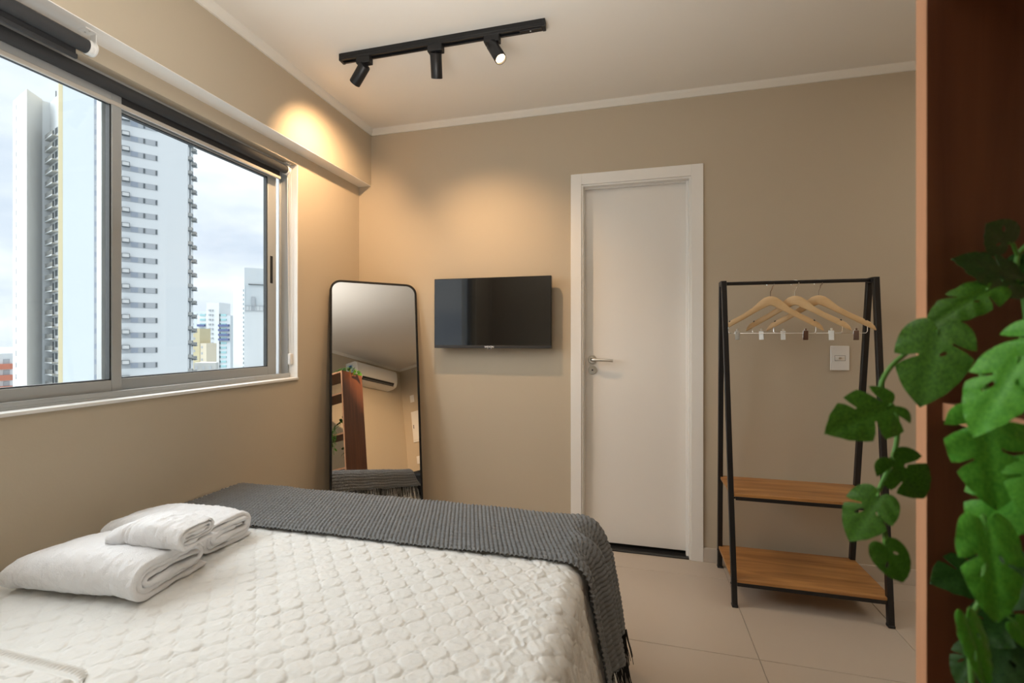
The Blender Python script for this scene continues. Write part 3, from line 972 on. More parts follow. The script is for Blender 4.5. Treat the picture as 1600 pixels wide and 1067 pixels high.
for p in edge_pts:                                   # fringe at the right-hand end
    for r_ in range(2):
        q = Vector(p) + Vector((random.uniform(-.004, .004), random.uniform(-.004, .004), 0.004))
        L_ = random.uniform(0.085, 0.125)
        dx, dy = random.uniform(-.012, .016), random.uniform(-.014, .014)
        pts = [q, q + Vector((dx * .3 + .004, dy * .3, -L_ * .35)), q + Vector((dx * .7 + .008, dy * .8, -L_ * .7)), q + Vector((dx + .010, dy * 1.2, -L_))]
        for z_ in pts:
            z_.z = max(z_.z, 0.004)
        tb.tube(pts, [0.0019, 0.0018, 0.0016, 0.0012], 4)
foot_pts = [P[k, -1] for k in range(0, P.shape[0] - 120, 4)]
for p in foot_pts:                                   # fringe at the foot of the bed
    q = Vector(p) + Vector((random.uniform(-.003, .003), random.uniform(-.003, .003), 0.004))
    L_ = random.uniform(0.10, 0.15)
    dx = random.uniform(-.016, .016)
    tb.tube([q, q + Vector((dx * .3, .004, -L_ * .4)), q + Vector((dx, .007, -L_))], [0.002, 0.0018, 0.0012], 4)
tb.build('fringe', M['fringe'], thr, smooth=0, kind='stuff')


# ------------------------------------------------------------------ towels
def spiral(hw, hh, t, turns):
    """centre line of a rolled fold as a rounded spiral, outside first, in (across, up)"""
    pts = []
    a, b = hw, hh
    side_ = 0
    x, y = hw * 0.86, -hh
    # start on the underside at the back, run to the front, round, along the top, round ...
    while len(pts) < 400 and b > t * 0.45:
        n = 10
        r = b
        xs = np.linspace(a - r if side_ else a * 0.92, -(a - r), 14)
        yb_ = -b
        for q in xs:
            pts.append((q, yb_))
        for k in range(1, n):
            an = -PI / 2 - PI * k / n
            pts.append((-(a - r) + r * math.cos(an), r * math.sin(an)))
        b2 = b - t * 0.5
        for q in np.linspace(-(a - r), a - t * 0.6 - b2, 14):
            pts.append((q, b))
        # turn at the back: from top (b) to the inner bottom (-(b - t))
        cy = (b + (-(b - t))) / 2
        rr = (b - -(b - t)) / 2
        for k in range(1, n):
            an = PI / 2 - PI * k / n
            pts.append((a - t * 0.6 - b2 + rr * math.cos(an), cy + rr * math.sin(an)))
        a, b = a - t, b - t
        side_ = 1
    return pts


def towel(name, c, L_, hw, hh, t, rz, label, bands, seed, taper=0.0, sag=0.0, lean=0.0):
    """L_ along local x, folded profile in local (y, z)"""
    path = spiral(hw, hh, t, 3)
    pp = np.array(path)
    # resample evenly
    seg = np.r_[0, np.cumsum(np.hypot(*np.diff(pp, axis=0).T))]
    n = int(seg[-1] / 0.0055)
    q = np.linspace(0, seg[-1], n)
    cx, cy = np.interp(q, seg, pp[:, 0]), np.interp(q, seg, pp[:, 1])
    tx, ty = np.gradient(cx), np.gradient(cy)
    ln = np.hypot(tx, ty) + 1e-9
    nx, ny = -ty / ln, tx / ln
    hw_t = t * 0.50
    end = np.minimum(np.arange(n), np.arange(n)[::-1]) * 0.0055
    th = hw_t * np.sqrt(np.clip(1 - (1 - np.clip(end / hw_t, 0, 1)) ** 2, 0.03, 1))
    out_y, out_z = cx - nx * th, cy - ny * th
    in_y, in_z = cx + nx * th, cy + ny * th
    ly, lz = np.r_[out_y, in_y[::-1]], np.r_[out_z, in_z[::-1]]
    nyy, nzz = np.r_[-nx, nx[::-1]], np.r_[-ny, ny[::-1]]
    qq = np.r_[q, q[::-1]]
    m = len(ly)
    nl = int(L_ / 0.0032)
    loops = []
    rc = random.Random(seed)
    ph = [rc.uniform(0, 50) for _ in range(4)]
    R_ = Matrix.Rotation(rz, 3, 'Z')
    for i in range(-2, nl + 3):
        k = min(max(i, 0), nl)
        x = -L_ / 2 + L_ * k / nl
        # rounded ends: each fold layer closes to a soft rim
        f = 1.0
        if i < 0: f = (0.72, 0.30)[(-i) - 1]
        if i > nl: f = (0.80, 0.42)[i - nl - 1]
        xo = x + (0 if 0 <= i <= nl else (-1 if i < 0 else 1) * (0.0022 if f > 0.6 else 0.004))
        yy = np.r_[cx, cx[::-1]] + (ly - np.r_[cx, cx[::-1]]) * f
        zz = np.r_[cy, cy[::-1]] + (lz - np.r_[cy, cy[::-1]]) * f
        lay = vnoise(qq * 9 + ph[0], np.full(m, ph[1])) * 0.010 + vnoise(qq * 30 + ph[2], np.full(m, x * 6)) * 0.004
        jx = xo + lay * (1 if x > 0 else -1) * min(1.0, abs(x) / (L_ / 2)) ** 4
        wob_ = 0.0035 * vnoise(qq * 14 + ph[3], np.full(m, x * 9 + 3)) + 0.0018 * vnoise(qq * 150, np.full(m, x * 150)) + 0.0016 * vnoise(qq * 60 + 5, np.full(m, x * 60))
        for bx in bands:
            wob_ = wob_ - 0.0066 * np.exp(-((x - bx) / 0.0042) ** 2)
        yy, zz = yy + nyy * wob_, zz + nzz * wob_
        fx = (x + L_ / 2) / L_
        tz = 1 - taper * max(0, 1 - fx / 0.45) ** 1.6 - 0.10 * max(0, (fx - 0.75) / 0.25) ** 2
        zz = (zz + hh + t / 2) * tz + sag * math.sin(fx * PI)
        # a folded pile slumps to the back a little
        zz = zz * (1 - 0.16 * np.clip((yy / hw), -1, 1) * (1 if lean >= 0 else -1) * abs(lean))
        lo_ = []
        for a, b, g in zip(jx, yy, np.maximum(zz, 0.0)):
            w_ = R_ @ Vector((a, b, 0))
            lo_.append((c[0] + w_.x, c[1] + w_.y, c[2] + g))
        loops.append(lo_)
    mb = MB().loft(loops, caps=False)
    for e_ in (0, len(loops) - 1):
        for k in range(n - 1):
            f_ = (e_ * m + k, e_ * m + k + 1, e_ * m + m - 2 - k, e_ * m + m - 1 - k)
            mb.f.append(f_ if e_ else tuple(reversed(f_)))
    o = mb.build(name, M['towel'], smooth=75)
    return tag(o, label, 'towel', 'white folded towels on the bed')


ZB = ZT + 0.0065
towel('folded_towel', (-1.395, 0.970, ZB), 0.390, 0.116, 0.043, 0.0160, math.radians(5), 'large white bath towel folded at the bottom front of the pile', (-0.162, -0.145), 1, 0.30, 0.004, 0.4)
towel('folded_towel', (-1.440, 1.202, ZB), 0.390, 0.095, 0.042, 0.0158, math.radians(3), 'white folded towel lying behind, next to the grey throw', (), 2, 0.30, 0.003, 0.3)
towel('folded_towel', (-1.272, 1.020, ZB + 0.092), 0.210, 0.066, 0.028, 0.0108, math.radians(7), 'small white hand towel folded on top of the large towel', (-0.056, -0.042), 3, 0.25, 0.003, 0.4)

# ------------------------------------------------------------------ monstera vines
def cat_curve(pts, n=8):
    out = []
    for i in range(len(pts) - 1):
        p0, p1, p2, p3 = pts[max(i - 1, 0)], pts[i], pts[i + 1], pts[min(i + 2, len(pts) - 1)]
        for k in range(n):
            t = k / n
            out.append(0.5 * ((2 * p1) + (p2 - p0) * t + (2 * p0 - 5 * p1 + 4 * p2 - p3) * t * t + (3 * p1 - p0 - 3 * p2 + p3) * t ** 3))
    out.append(pts[-1])
    return out


HALF = [Vector(p) for p in ((0.0, 0.0), (0.07, -0.10), (0.21, -0.16), (0.38, -0.08), (0.485, 0.12), (0.49, 0.34), (0.42, 0.57), (0.27, 0.80), (0.10, 0.95), (0.0, 1.02))]


def leaf_mesh(name, slits_r, slits_l, holes, mt, seed, droop=0.16, cup=0.35):
    rc = random.Random(seed)
    margin = cat_curve(HALF, 8)
    n = len(margin) - 1

    def side_(slits, sgn):
        out, skip = [], set()
        cuts = {}
        for u, w_, dep in slits:
            c = int(u * n)
            h_ = max(1, int(round(w_ * n / 2)))
            for k in range(c - h_ + 1, c + h_):
                skip.add(k)
            cuts[c - h_] = (c, h_, dep)
        for k in range(n + 1):
            if k in skip:
                continue
            out.append(margin[k])
            if k in cuts:
                c, h_, dep = cuts[k]
                mid = Vector((0.0, max(0.04, margin[c].y - 0.16)))
                a, b = margin[c - h_], margin[c + h_]
                tip = margin[c].lerp(mid, dep)
                wv = (b - a).normalized() * 0.020
                out += [a.lerp(tip, 0.35) + wv * 0.6, a.lerp(tip, 0.75) - wv * 0.1, tip - wv * 0.8, tip + (mid - margin[c]).normalized() * 0.02, tip + wv * 0.8, b.lerp(tip, 0.75) + wv * 0.1, b.lerp(tip, 0.35) - wv * 0.6]
        return [Vector((p.x * sgn, p.y)) for p in out]

    ring = side_(slits_r, 1) + list(reversed(side_(slits_l, -1)))[1:-1]
    holes_p = []
    for hx_, hy_, ra, rb_, an in holes:
        holes_p.append([Vector((hx_ + ra * math.cos(t) * math.cos(an) - rb_ * math.sin(t) * math.sin(an), hy_ + ra * math.cos(t) * math.sin(an) + rb_ * math.sin(t) * math.cos(an)))
                        for t in [2 * PI * k / 10 for k in range(10)]])

    def inside(p, poly):
        r = False
        j = len(poly) - 1
        for i in range(len(poly)):
            a, b = poly[i], poly[j]
            if (a.y > p.y) != (b.y > p.y) and p.x < (b.x - a.x) * (p.y - a.y) / (b.y - a.y) + a.x:
                r = not r
            j = i
        return r

    vs, es = [], []
    for poly in [ring] + holes_p:
        o = len(vs)
        vs += poly
        es += [(o + i, o + (i + 1) % len(poly)) for i in range(len(poly))]
    g = 0.085
    for i in range(-6, 7):
        for j in range(-2, 13):
            p = Vector((i * g, j * g + 0.01))
            if inside(p, ring) and not any(inside(p, h_) for h_ in holes_p) and min((p - q).length for q in vs[:len(ring)]) > 0.03:
                vs.append(p)
    rv, re, rf, *_ = geometry.delaunay_2d_cdt(vs, es, [], 0, 1e-5)
    fs = []
    for f in rf:
        c = sum((rv[k] for k in f), Vector((0, 0))) / len(f)
        if inside(c, ring) and not any(inside(c, h_) for h_ in holes_p):
            fs.append(tuple(f))
    v3 = []
    for p in rv:
        ax = abs(p.x)
        z = cup * 0.35 * ax - cup * 0.9 * ax * ax - droop * max(p.y, 0) ** 2 + 0.012 * math.sin((p.y * 1.0 - ax * 0.5) * 26) * min(1, ax * 5) - 0.014 * math.exp(-(p.x / 0.02) ** 2)
        v3.append((p.x, p.y, z))
    th = 0.008
    nv = len(v3)
    allv = v3 + [(x, y, z - th) for x, y, z in v3]
    ecount = {}
    for f in fs:
        for a, b in zip(f, f[1:] + f[:1]):
            ecount[(a, b)] = 1
    faces = list(fs) + [tuple(nv + k for k in reversed(f)) for f in fs]
    for (a, b) in ecount:
        if (b, a) not in ecount:
            faces.append((b, a, a + nv, b + nv))
    # orientation: make the upper side face +z
    f0 = fs[0]
    if (rv[f0[1]] - rv[f0[0]]).x * (rv[f0[2]] - rv[f0[0]]).y - (rv[f0[1]] - rv[f0[0]]).y * (rv[f0[2]] - rv[f0[0]]).x < 0:
        faces = [tuple(reversed(f)) for f in faces]
    m = MB()
    m.add(allv, faces)
    m.tube([(0, -0.05, -0.05), (0, -0.005, -0.012), (0, 0.06, -0.006)], [0.016, 0.017, 0.010], 6)
    return m.mesh(name, mt, smooth=60)


SHAPES = [
    dict(slits_r=[(0.62, 0.07, 0.62)], slits_l=[(0.52, 0.06, 0.55)], holes=[(-0.13, 0.30, 0.05, 0.026, 0.6)]),
    dict(slits_r=[(0.46, 0.08, 0.72), (0.66, 0.06, 0.55)], slits_l=[(0.40, 0.07, 0.70), (0.62, 0.08, 0.66)], holes=[]),
    dict(slits_r=[(0.50, 0.07, 0.74), (0.68, 0.06, 0.60)], slits_l=[(0.55, 0.08, 0.70)], holes=[(-0.12, 0.22, 0.05, 0.03, 0.8)]),
    dict(slits_r=[(0.58, 0.06, 0.60)], slits_l=[(0.60, 0.06, 0.45)], holes=[(0.14, 0.42, 0.10, 0.035, 0.9), (-0.16, 0.30, 0.05, 0.03, -0.9)]),
    dict(slits_r=[], slits_l=[], holes=[(0.17, 0.48, 0.10, 0.04, 1.0), (-0.18, 0.24, 0.07, 0.04, -0.7)]),
]
LEAF = {}
for tone in ('leaf', 'leaf_lit', 'leaf_shaded'):
    for i, sp in enumerate(SHAPES):
        LEAF[tone, i] = leaf_mesh('leaf', mt=M[tone], seed=i, droop=(0.16, 0.10, 0.14, 0.20, 0.12)[i], **sp)


def place_leaf(parent, base, tip, normal, shape, width, tone):
    base, tip, nrm = Vector(base), Vector(tip), Vector(normal)
    y = tip - base
    L_ = y.length
    y.normalize()
    x = y.cross(nrm).normalized()
    z = x.cross(y).normalized()
    o = bpy.data.objects.new('leaf', LEAF[tone, shape])
    C.objects.link(o)
    o.parent = parent
    o.matrix_parent_inverse = W[parent.name].inverted()
    R_ = Matrix((x * width * 0.80, y, z)).transposed().to_4x4()
    mtx = Matrix.Translation(base) @ R_ @ Matrix.Diagonal((L_, L_, L_, 1))
    o.matrix_basis = mtx
    W[o.name] = mtx
    return o


VINE_FRONT = ([
    ((0.2661, 0.5006, 1.2302), (0.2458, 0.4891, 1.1661), (-0.543, -0.837, 0.067), 0, 1.0),
    ((0.2292, 0.4993, 1.1617), (0.1723, 0.4784, 1.1401), (-0.369, -0.899, 0.234), 1, 0.95),
    ((0.2358, 0.5093, 1.1104), (0.2633, 0.5102, 1.0743), (-0.338, -0.865, 0.372), 2, 1.15),
    ((0.226, 0.515, 1.073), (0.1968, 0.5012, 1.0367), (-0.425, -0.801, 0.421), 3, 1.05),
    ((0.2214, 0.4931, 1.0358), (0.2354, 0.4906, 1.0036), (-0.362, -0.78, 0.51), 4, 1.05),
    ((0.3189, 0.5266, 1.2688), (0.262, 0.5057, 1.2402), (-0.402, -0.714, 0.574), 0, 0.7),
], [ (0.3563, 0.559, 1.2847), (0.3323, 0.5528, 1.2648), (0.3034, 0.5453, 1.2598), (0.2949, 0.5431, 1.2374), (0.263, 0.5349, 1.2132), (0.242, 0.5294, 1.1945), (0.2335, 0.5273, 1.1728), (0.2468, 0.5307, 1.1541), (0.2492, 0.5313, 1.1293), (0.2444, 0.5301, 1.1056), (0.2335, 0.5273, 1.0795), (0.2299, 0.5263, 1.0671), (0.2384, 0.5285, 1.0298), (0.2384, 0.5285, 1.0198) ])
VINE_LIT = ([
    ((0.2815, 0.4343, 1.2086), (0.2428, 0.4181, 1.1578), (-0.629, -0.698, 0.342), 3, 0.8),
    ((0.3037, 0.4483, 1.228), (0.2798, 0.436, 1.1698), (-0.654, -0.665, 0.361), 1, 0.9),
    ((0.2666, 0.447, 1.1616), (0.2752, 0.443, 1.0893), (-0.314, -0.869, 0.383), 1, 0.85),
    ((0.3038, 0.4649, 1.1159), (0.2646, 0.4485, 1.065), (-0.543, -0.711, 0.446), 2, 0.95),
    ((0.2602, 0.4329, 1.0789), (0.2697, 0.4292, 1.0039), (-0.288, -0.809, 0.513), 3, 0.62),
    ((0.2526, 0.4392, 1.0049), (0.2693, 0.4374, 0.9513), (-0.014, -0.775, 0.632), 4, 0.45),
    ((0.2966, 0.4589, 0.9965), (0.3209, 0.459, 0.9727), (-0.467, -0.695, 0.547), 4, 0.8),
    ((0.2969, 0.4383, 1.1412), (0.2804, 0.4278, 1.0953), (-0.494, -0.741, 0.455), 2, 0.9),
], [ (0.3334, 0.4829, 1.2387), (0.313, 0.4776, 1.2202), (0.2874, 0.471, 1.207), (0.2797, 0.469, 1.1938), (0.2884, 0.4712, 1.1648), (0.2925, 0.4723, 1.1331), (0.2848, 0.4703, 1.1014), (0.2782, 0.4686, 1.0697), (0.2823, 0.4696, 1.038), (0.2772, 0.4683, 1.0063), (0.2695, 0.4663, 0.9878), (0.272, 0.467, 0.9324) ])
VINE_SHADED = ([
    ((0.3527, 0.5457, 1.277), (0.3005, 0.526, 1.3014), (-0.359, -0.803, 0.476), 0, 0.9),
    ((0.3502, 0.5533, 1.315), (0.3296, 0.5418, 1.332), (-0.355, -0.877, 0.323), 4, 1.6),
    ((0.3908, 0.566, 1.303), (0.3428, 0.5535, 1.2782), (-0.489, -0.747, 0.451), 1, 0.9),
    ((0.3428, 0.566, 0.9904), (0.2891, 0.5478, 0.9862), (-0.474, -0.669, 0.573), 2, 1.05),
    ((0.3145, 0.54, 0.9264), (0.2946, 0.5286, 0.9003), (-0.438, -0.607, 0.664), 3, 0.9),
    ((0.3563, 0.559, 0.9552), (0.316, 0.5424, 0.9342), (-0.463, -0.519, 0.718), 1, 1.2),
    ((0.3709, 0.566, 0.9283), (0.3549, 0.5607, 0.879), (-0.42, -0.653, 0.63), 2, 1.1),
    ((0.3645, 0.5487, 1.0107), (0.3393, 0.536, 0.9719), (-0.536, -0.666, 0.519), 0, 1.1),
    ((0.3472, 0.5525, 0.9267), (0.3249, 0.5406, 0.8882), (-0.49, -0.632, 0.601), 4, 1.3),
], [ (0.3908, 0.566, 1.3278), (0.3659, 0.566, 1.3041), (0.3709, 0.566, 1.2601), (0.3759, 0.566, 1.1788), (0.3709, 0.566, 1.0848), (0.3505, 0.566, 1.0009), (0.3608, 0.566, 0.9518), (0.3505, 0.566, 0.8743) ])



def vine(label, data, tone, stem_r=0.0022):
    leaves, stem = data
    t = thing('hanging_vine', stem[0], label, 'artificial vine', None)
    pts = cat_curve([Vector(p) for p in stem], 6)
    sm_ = MB().tube(pts, stem_r, 8)
    for b, tp, nr, shp, w_ in leaves:
        b = Vector(b)
        q = min(pts, key=lambda p: (p - b).length)
        if (q - b).length > 0.003:
            mid = (q + b) / 2 + Vector((0, 0, 0.006))
            sm_.tube([q, mid, b], [0.0017, 0.0015, 0.0012], 6)
    sm_.build('stem', M['stem'], t, smooth=80)
    for k, (b, tp, nr, shp, w_) in enumerate(leaves):
        tn = tone if isinstance(tone, str) else tone[k % len(tone)]
        place_leaf(t, b, tp, nr, shp, w_, tn)
    return t


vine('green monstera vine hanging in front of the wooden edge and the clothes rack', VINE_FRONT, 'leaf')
vine('green monstera vine coloured as lit, trailing down inside the bookcase', VINE_LIT, 'leaf_lit')
vine('dark shaded monstera vine against the inside of the bookcase', VINE_SHADED, 'leaf_shaded')


def loose_vine(label, start, steps, n, tone, seed, size=(0.05, 0.085)):
    rc = random.Random(seed)
    stem = [Vector(start)]
    for d in steps:
        stem.append(stem[-1] + Vector(d))
    pts = cat_curve(stem, 6)
    lv = []
    for k in range(n):
        p = pts[int((k + 0.5) / n * (len(pts) - 1))]
        a = rc.uniform(0, 2 * PI)
        dirv = Vector((-0.5 + 0.5 * math.cos(a), 0.8 * math.sin(a), rc.uniform(-0.9, 0.1))).normalized()
        L_ = rc.uniform(*size)
        b = p + dirv * 0.015
        nr = Vector((-1, rc.uniform(-.5, .7), rc.uniform(0.1, .9)))
        lv.append((tuple(b), tuple(b + dirv * L_), tuple(nr), rc.randrange(5), rc.uniform(0.85, 1.1)))
    vine(label, (lv, [tuple(p) for p in stem]), tone)


loose_vine('leafy vine lying on top of the bookcase, seen in the mirror', (0.44, 0.20, 1.875),
           [(0.0, 0.12, 0.02), (0.01, 0.12, 0.03), (0.02, 0.12, -0.01), (0.02, 0.08, -0.05), (0.0, 0.02, -0.06)], 16, ['leaf', 'leaf_shaded'], 11)
loose_vine('leafy vine on the highest shelf of the bookcase, seen in the mirror', (0.36, 0.20, 1.74),
           [(-0.04, 0.04, 0.02), (-0.05, 0.06, -0.04), (0.0, 0.04, -0.08), (0.0, 0.02, -0.08)], 13, ['leaf', 'leaf_shaded'], 12)
loose_vine('bright vine spilling over a lower shelf of the bookcase, seen in the mirror', (0.36, 0.10, 1.33),
           [(-0.06, 0.04, 0.0), (-0.04, 0.05, -0.07), (0.0, 0.03, -0.10), (0.0, 0.02, -0.10), (0, -0.02, -0.1), (0, 0.01, -0.1)], 18, ['leaf_lit', 'leaf'], 13)

# ------------------------------------------------------------------ the city outside
CW = {
    'white': mat('tower_white', (0.66, 0.68, 0.685), 0.8, spec=0.2, vary=(0.05, 0.03)),
    'cool': mat('tower_cool_white', (0.56, 0.60, 0.62), 0.8, spec=0.2, vary=(0.05, 0.03)),
    'warm': mat('tower_warm_white', (0.62, 0.62, 0.61), 0.8, spec=0.2, vary=(0.05, 0.03)),
    'yellow': mat('tower_yellow', (0.55, 0.48, 0.31), 0.8, spec=0.2),
    'grey': mat('tower_grey', (0.40, 0.42, 0.44), 0.7, spec=0.2, vary=(0.2, 0.1)),
    'pane': mat('tower_pane', (0.30, 0.34, 0.40), 0.3, vary=(0.3, 0.3)),
    'dark': mat('tower_dark_window', (0.09, 0.11, 0.12), 0.4),
    'blue': mat('tower_blue', (0.10, 0.13, 0.26), 0.6),
    'aqua': mat('tower_aqua', (0.30, 0.50, 0.52), 0.5),
    'orange': mat('tower_terracotta', (0.55, 0.20, 0.13), 0.8),
    'beige': mat('tower_beige', (0.66, 0.58, 0.44), 0.8),
    'concrete': mat('tower_concrete', (0.42, 0.42, 0.40), 0.9, vary=(0.3, 0.15)),
    'city': mat('city_ground', (0.34, 0.37, 0.38), 0.9, vary=(0.02, 0.3)),
    'sea': mat('sea_water', (0.36, 0.44, 0.50), 0.6),
}
GZ = -48.0
tag(MB().box((-900, -700, GZ - 2), (-2.5, 900, GZ)).build('ground', CW['city']), 'hazy low city ground between the towers', 'ground', kind='structure')
tag(MB().box((-2900, -2000, GZ - 4), (-900, 2600, GZ - 1)).build('sea', CW['sea']), 'pale sea on the horizon behind the towers', 'sea', kind='structure')


class Face:
    """a vertical facade from p to q (x, y); outside lies on the left-hand normal unless flipped"""
    def __init__(self, p, q, flip=False):
        self.p, self.q = Vector((*p, 0)), Vector((*q, 0))
        self.L = (self.q - self.p).length
        self.u = (self.q - self.p).normalized()
        self.n = Vector((self.u.y, -self.u.x, 0)) * (-1 if flip else 1)
        if self.n.dot(-self.p) < 0:          # the side that looks towards the room
            self.n = -self.n

    def box(self, mb, s0, s1, z0, z1, d0, d1):
        c = self.p + self.u * (s0 + s1) / 2 + self.n * (d0 + d1) / 2
        c.z = (z0 + z1) / 2
        return mb.obox(c, self.u, (0, 0, 1), self.n, (s1 - s0) / 2, (z1 - z0) / 2, abs(d1 - d0) / 2)


def local_part(name, face, boxes, material, parent, cache, key, s, z):
    """a repeated facade piece whose mesh is shared; boxes in (s, z, depth) about the piece's own origin"""
    if key not in cache:
        m = MB()
        for s0, s1, z0, z1, d0, d1 in boxes:
            m.obox(face.u * (s0 + s1) / 2 + face.n * (d0 + d1) / 2 + Vector((0, 0, (z0 + z1) / 2)), face.u, (0, 0, 1), face.n, (s1 - s0) / 2, (z1 - z0) / 2, abs(d1 - d0) / 2)
        cache[key] = m.mesh(name, material, smooth=0)
    o = bpy.data.objects.new(name, cache[key])
    loc = face.p + face.u * s
    link(o, parent, (loc.x, loc.y, z))
    return o


def building(name, label, base):
    return thing(name, (base[0], base[1], GZ), label, 'building')


# tower behind the left pane
ta = building('apartment_tower', 'white apartment tower behind the left pane with balconies and a yellow stripe', (-141, 82))
MB().prism([(-152.1, 82.54), (-141.1, 79.19), (-143.66, 83.7), (-156, 92)], GZ, 60.9).build('stair_block', CW['warm'], ta)
MB().prism([(-143.66, 83.7), (-143.0, 84.9), (-136.18, 82.6), (-133.0, 95), (-150, 96)], GZ, 60.6).build('balcony_block', CW['white'], ta)
MB().prism([(-136.3, 82.6), (-133.72, 81.10), (-132.75, 81.35), (-128, 95), (-134, 97)], GZ, 78).build('yellow_stripe', CW['yellow'], ta)
MB().prism([(-132.75, 81.37), (-125.85, 83.65), (-126.2, 85.2), (-124.2, 86.4), (-122, 100), (-131, 100)], GZ, 78).build('main_block', CW['cool'], ta)
MB().tube([(-146, 88, 60.5), (-146, 88, 65.5)], 0.12, 5).build('antenna', CW['dark'], ta)
cc = {}
fa = Face((-152.1, 82.54), (-141.1, 79.19))
fb = Face((-143.0, 84.9), (-136.2, 82.6))
fc = Face((-125.85, 83.65), (-126.2, 85.2))
for k in range(25):
    local_part('window', fa, [(-0.28, 0.28, -0.65, 0.65, 0.0, 0.04)], CW['dark'], ta, cc, 'wa', fa.L * 0.24, 58.6 - 2.93 * k)
for k in range(24):
    z = 50.6 - 2.93 * k
    if z < -16: break
    bl = local_part('balcony', fb, [(-2.9, 3.3, -0.22, 0.0, 0.0, 1.1), (-2.9, 3.3, 1.0, 1.08, 1.0, 1.08)] + [(x - 0.03, x + 0.03, 0, 1.0, 1.0, 1.06) for x in np.arange(-2.85, 3.3, 0.5)] + [(-2.9, -1.5, 0.05, 0.8, 0.9, 1.02)], CW['concrete'], ta, cc, 'ba', fb.L * 0.5, z)
    local_part('balcony_door', fb, [(-1.3, -0.1, 0.05, 2.15, 0.0, 0.05)], CW['dark'], ta, cc, 'da', fb.L * 0.5, z)
    local_part('window', fb, [(0.9, 3.0, 0.75, 2.25, 0.0, 0.05)], CW['dark'], ta, cc, 'wb', fb.L * 0.5, z)
    local_part('balcony_slab', fb, [(-2.95, 3.35, -0.26, 0.02, 1.1, 1.16)], CW['white'], ta, cc, 'sl', fb.L * 0.5, z)
fw = Face((-125.9, 83.55), (-124.3, 84.55))
for k in range(20):
    z = 58.0 - 3.7 * k
    local_part('window_panel', fw, [(0.02, 1.45, -1.85, 1.80, 0.02, 0.10)], CW['grey'], ta, cc, 'gp', 0, z)
    local_part('window', fw, [(0.12, 1.3, -0.55, 0.70, 0.10, 0.14)], CW['pane'], ta, cc, 'gw', 0, z)

# tower with ribbon windows behind the right pane
tb_ = building('apartment_tower', 'white tower with grey ribbon windows and air conditioners, behind the right pane', (-96, 74))
MB().prism([(-98.6, 69.2), (-91.63, 78.56), (-94.1, 82.05), (-112, 92), (-118, 84)], GZ, 54).build('tower_block', CW['white'], tb_)
ff = Face((-98.26, 69.66), (-91.63, 78.56))
fs_ = Face((-91.63, 78.56), (-94.1, 82.05))
for k in range(19):
    z = 44.55 - 3.03 * k
    local_part('ribbon_window', ff, [(0.35, 6.05, -1.05, 0.10, 0.0, 0.06)], CW['grey'], tb_, cc, 'rw', 0, z - 0.15)
    local_part('pane', ff, [(1.75, 2.9, -0.95, 0.02, 0.06, 0.10)], CW['pane'], tb_, cc, 'p1%d' % (k % 3), 0, z - 0.15)
    local_part('pane', ff, [(4.15, 5.6, -0.95, 0.02, 0.06, 0.09)], CW['grey'], tb_, cc, 'p2', 0, z - 0.15)
    local_part('window_post', ff, [(3.72, 4.02, -0.95, 0.02, 0.06, 0.12), (5.72, 5.95, -0.95, 0.02, 0.06, 0.12)], CW['dark'], tb_, cc, 'po', 0, z - 0.15)
    a = local_part('outdoor_unit', ff, [(0.42, 1.55, -0.30, 0.42, 0.05, 0.75)], CW['warm'], tb_, cc, 'au', 0, z)
    local_part('unit_cage', ff, [(0.36, 1.61, -0.38, -0.30, 0.05, 0.8), (0.36, 1.61, 0.42, 0.48, 0.05, 0.8), (0.36, 0.44, -0.3, 0.42, 0.6, 0.8), (1.53, 1.61, -0.3, 0.42, 0.6, 0.8)], CW['dark'], tb_, cc, 'cg', 0, z)
    zz = 41.3 - 3.03 * k + 1.2
    local_part('outdoor_unit', fs_, [(0.5, 1.4, -0.35, 0.35, 0.0, 0.7), (2.9, 3.9, -0.75, -0.05, 0.0, 0.8)], CW['concrete'], tb_, cc, 'su', 0, zz)
    local_part('unit_bracket', fs_, [(0.4, 1.5, -0.55, -0.36, 0.0, 0.75), (2.8, 4.0, -0.95, -0.76, 0.0, 0.85), (1.5, 1.7, -1.6, 1.4, 0.0, 0.15), (0.55, 1.2, -0.2, 0.25, 0.7, 0.74), (3.1, 3.7, -0.6, -0.2, 0.8, 0.84)], CW['dark'], tb_, cc, 'sb', 0, zz)

# far buildings
tc_ = building('far_apartment_block', 'distant white block with blue balconies, right of the ribbon-window tower', (-250, 236))
fcc = Face((-262.6, 231.6), (-242.5, 236.8))
MB().prism([(-262.6, 231.6), (-256.5, 233.2), (-258, 245), (-266, 245)], GZ, 14.5).build('left_wing', CW['white'], tc_)
MB().prism([(-256.5, 232.6), (-248.9, 234.6), (-252, 246), (-258, 245)], GZ, 22.5).build('centre_wing', CW['white'], tc_)
MB().prism([(-248.9, 235.1), (-242.5, 236.8), (-246, 248), (-252, 247)], GZ, 14.5).build('right_wing', CW['cool'], tc_)
for k in range(14):
    z = 17.6 - 2.9 * k
    for s in (8.2, 9.9):
        local_part('window', fcc, [(-0.5, 0.5, -0.55, 0.55, 0.5, 1.2)], CW['grey'], tc_, cc, 'c1', s, z)
    if k:
        for s, key in ((3.6, 'c2'), (16.6, 'c3')):
            local_part('window', fcc, [(-1.7, 1.7, -0.6, 0.6, 0.0, 0.35)], CW['aqua'], tc_, cc, key, s, z)
        local_part('window', fcc, [(-0.5, 0.5, -0.7, 0.7, 0.0, 0.4)], CW['dark'], tc_, cc, 'c4', 14.2, z)
    if 3 <= k <= 6:
        for s, key, w_ in ((3.0, 'c5', 2.3), (17.0, 'c6', 3.2)):
            local_part('balcony', fcc, [(-w_, w_, -1.35, -0.05, 0.0, 1.3)], CW['blue'], tc_, cc, key, s, z)
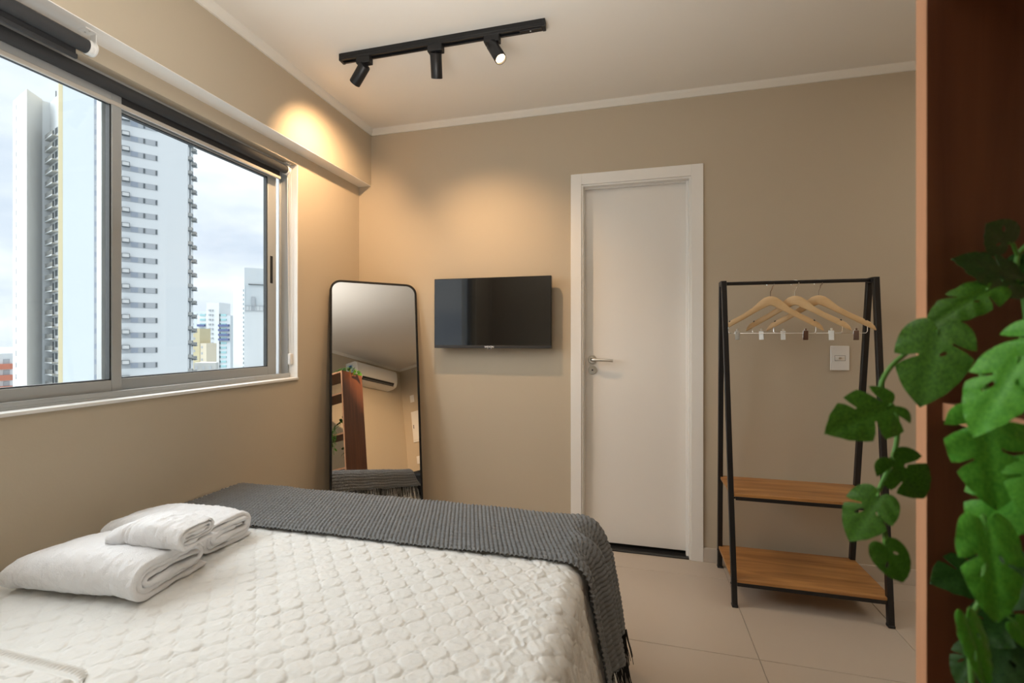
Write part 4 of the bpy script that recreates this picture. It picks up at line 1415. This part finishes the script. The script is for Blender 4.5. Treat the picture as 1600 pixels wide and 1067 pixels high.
td = building('far_apartment_block', 'distant pale tower at the right pane edge with a stepped top', (-157, 162))
MB().prism([(-165.7, 163.2), (-157.1, 160.5), (-155, 172), (-166, 173)], GZ, 22.6).build('left_wing', CW['cool'], td)
MB().prism([(-157.1, 160.3), (-147.5, 168.3), (-150, 178), (-160, 174)], GZ, 14.0).build('right_wing', CW['white'], td)
MB().prism([(-157.3, 160.6), (-148.5, 168.0), (-152, 174), (-160, 170)], GZ, 30.2).build('upper_tower', CW['cool'], td)
fd = Face((-157.1, 160.3), (-147.5, 168.3))
fd2 = Face((-165.7, 163.2), (-157.1, 160.5))
for k in range(4):
    local_part('window', fd, [(-0.45, 0.45, -0.9, 0.9, 0.0, 0.1)], CW['dark'], td, cc, 'd1', 8.6, 5.2 - 5.9 * k)
local_part('roof_band', fd, [(1.5, 12.0, -0.2, 0.2, -0.2, 0.1)], CW['dark'], td, cc, 'd2', 0, 23.2)
local_part('terrace', fd, [(0.2, 12.0, 0.0, 0.25, 0.05, 0.25), (0.2, 12.0, 2.2, 2.4, 0.05, 0.25)] + [(x, x + 0.15, 0.2, 2.2, 0.05, 0.2) for x in np.arange(0.4, 12, 1.3)] + [(2.5, 4.0, 0.2, 6, -0.1, 0.1)], CW['grey'], td, cc, 'd3', 0, 12.0)
for k in range(22):
    local_part('window', fd2, [(-0.3, 0.3, -0.5, 0.5, 0.0, 0.1)], CW['dark'], td, cc, 'd4', fd2.L - 0.8, 20.6 - 1.9 * k)
te = building('far_apartment_block', 'low white and terracotta building at the far left of the window', (-213, 113))
MB().prism([(-214.5, 106.0), (-212.7, 115.6), (-224, 120), (-226, 108)], GZ, -4.6).build('block', CW['white'], te)
fe = Face((-214.5, 106.0), (-212.7, 115.6))
for k in range(4):
    local_part('balcony', fe, [(0.4, 9.3, -1.0, 0.9, 0.0, 1.2)], CW['orange'], te, cc, 'e1', 0, -9.2 - 3.9 * k)
    local_part('window', fe, [(7.2, 8.8, 0.9, 2.6, 0.0, 0.2)], CW['grey'], te, cc, 'e2', 0, -9.2 - 3.9 * k)
for nm, lab, fp, top, mt in (
        ('far_house', 'narrow yellow-beige block left of the blue-balcony block', [(-219.5, 190.9), (-216.0, 192.0), (-220, 202), (-224, 200)], 5.5, 'yellow'),
        ('far_house', 'reddish beige block beside the narrow yellow block', [(-216.0, 192.2), (-212.9, 193.0), (-217, 203), (-220, 202)], -2.2, 'beige'),
        ('far_house', 'grey concrete roofline low behind the right pane', [(-174.0, 152.0), (-166.5, 155.4), (-170, 160), (-178, 160)], -9.5, 'concrete'),
        ('far_house', 'flat white roof at the bottom of the right pane', [(-164.0, 150.6), (-149.0, 156.5), (-150, 159), (-165, 155)], -12.2, 'white'),
        ('far_house', 'pale block between the ribbon-window tower and blue-balcony block', [(-284, 246.5), (-270, 251), (-275, 262), (-290, 258)], 18.0, 'cool'),
        ('far_house', 'small pale block right of the blue-balcony block', [(-262.0, 259.0), (-255, 262), (-258, 272), (-266, 270)], -2.0, 'cool')):
    b = building(nm, lab, fp[0])
    MB().prism(fp, GZ, top).build('block', CW[mt], b)
    f = Face(fp[0], fp[1])
    for k in range(5):
        for s in np.arange(1.0, f.L - 0.6, 2.6):
            local_part('window', f, [(-0.4, 0.4, -0.6, 0.6, 0.0, 0.1)], CW['grey'], b, cc, lab, float(s), top - 2.0 - 3.2 * k)
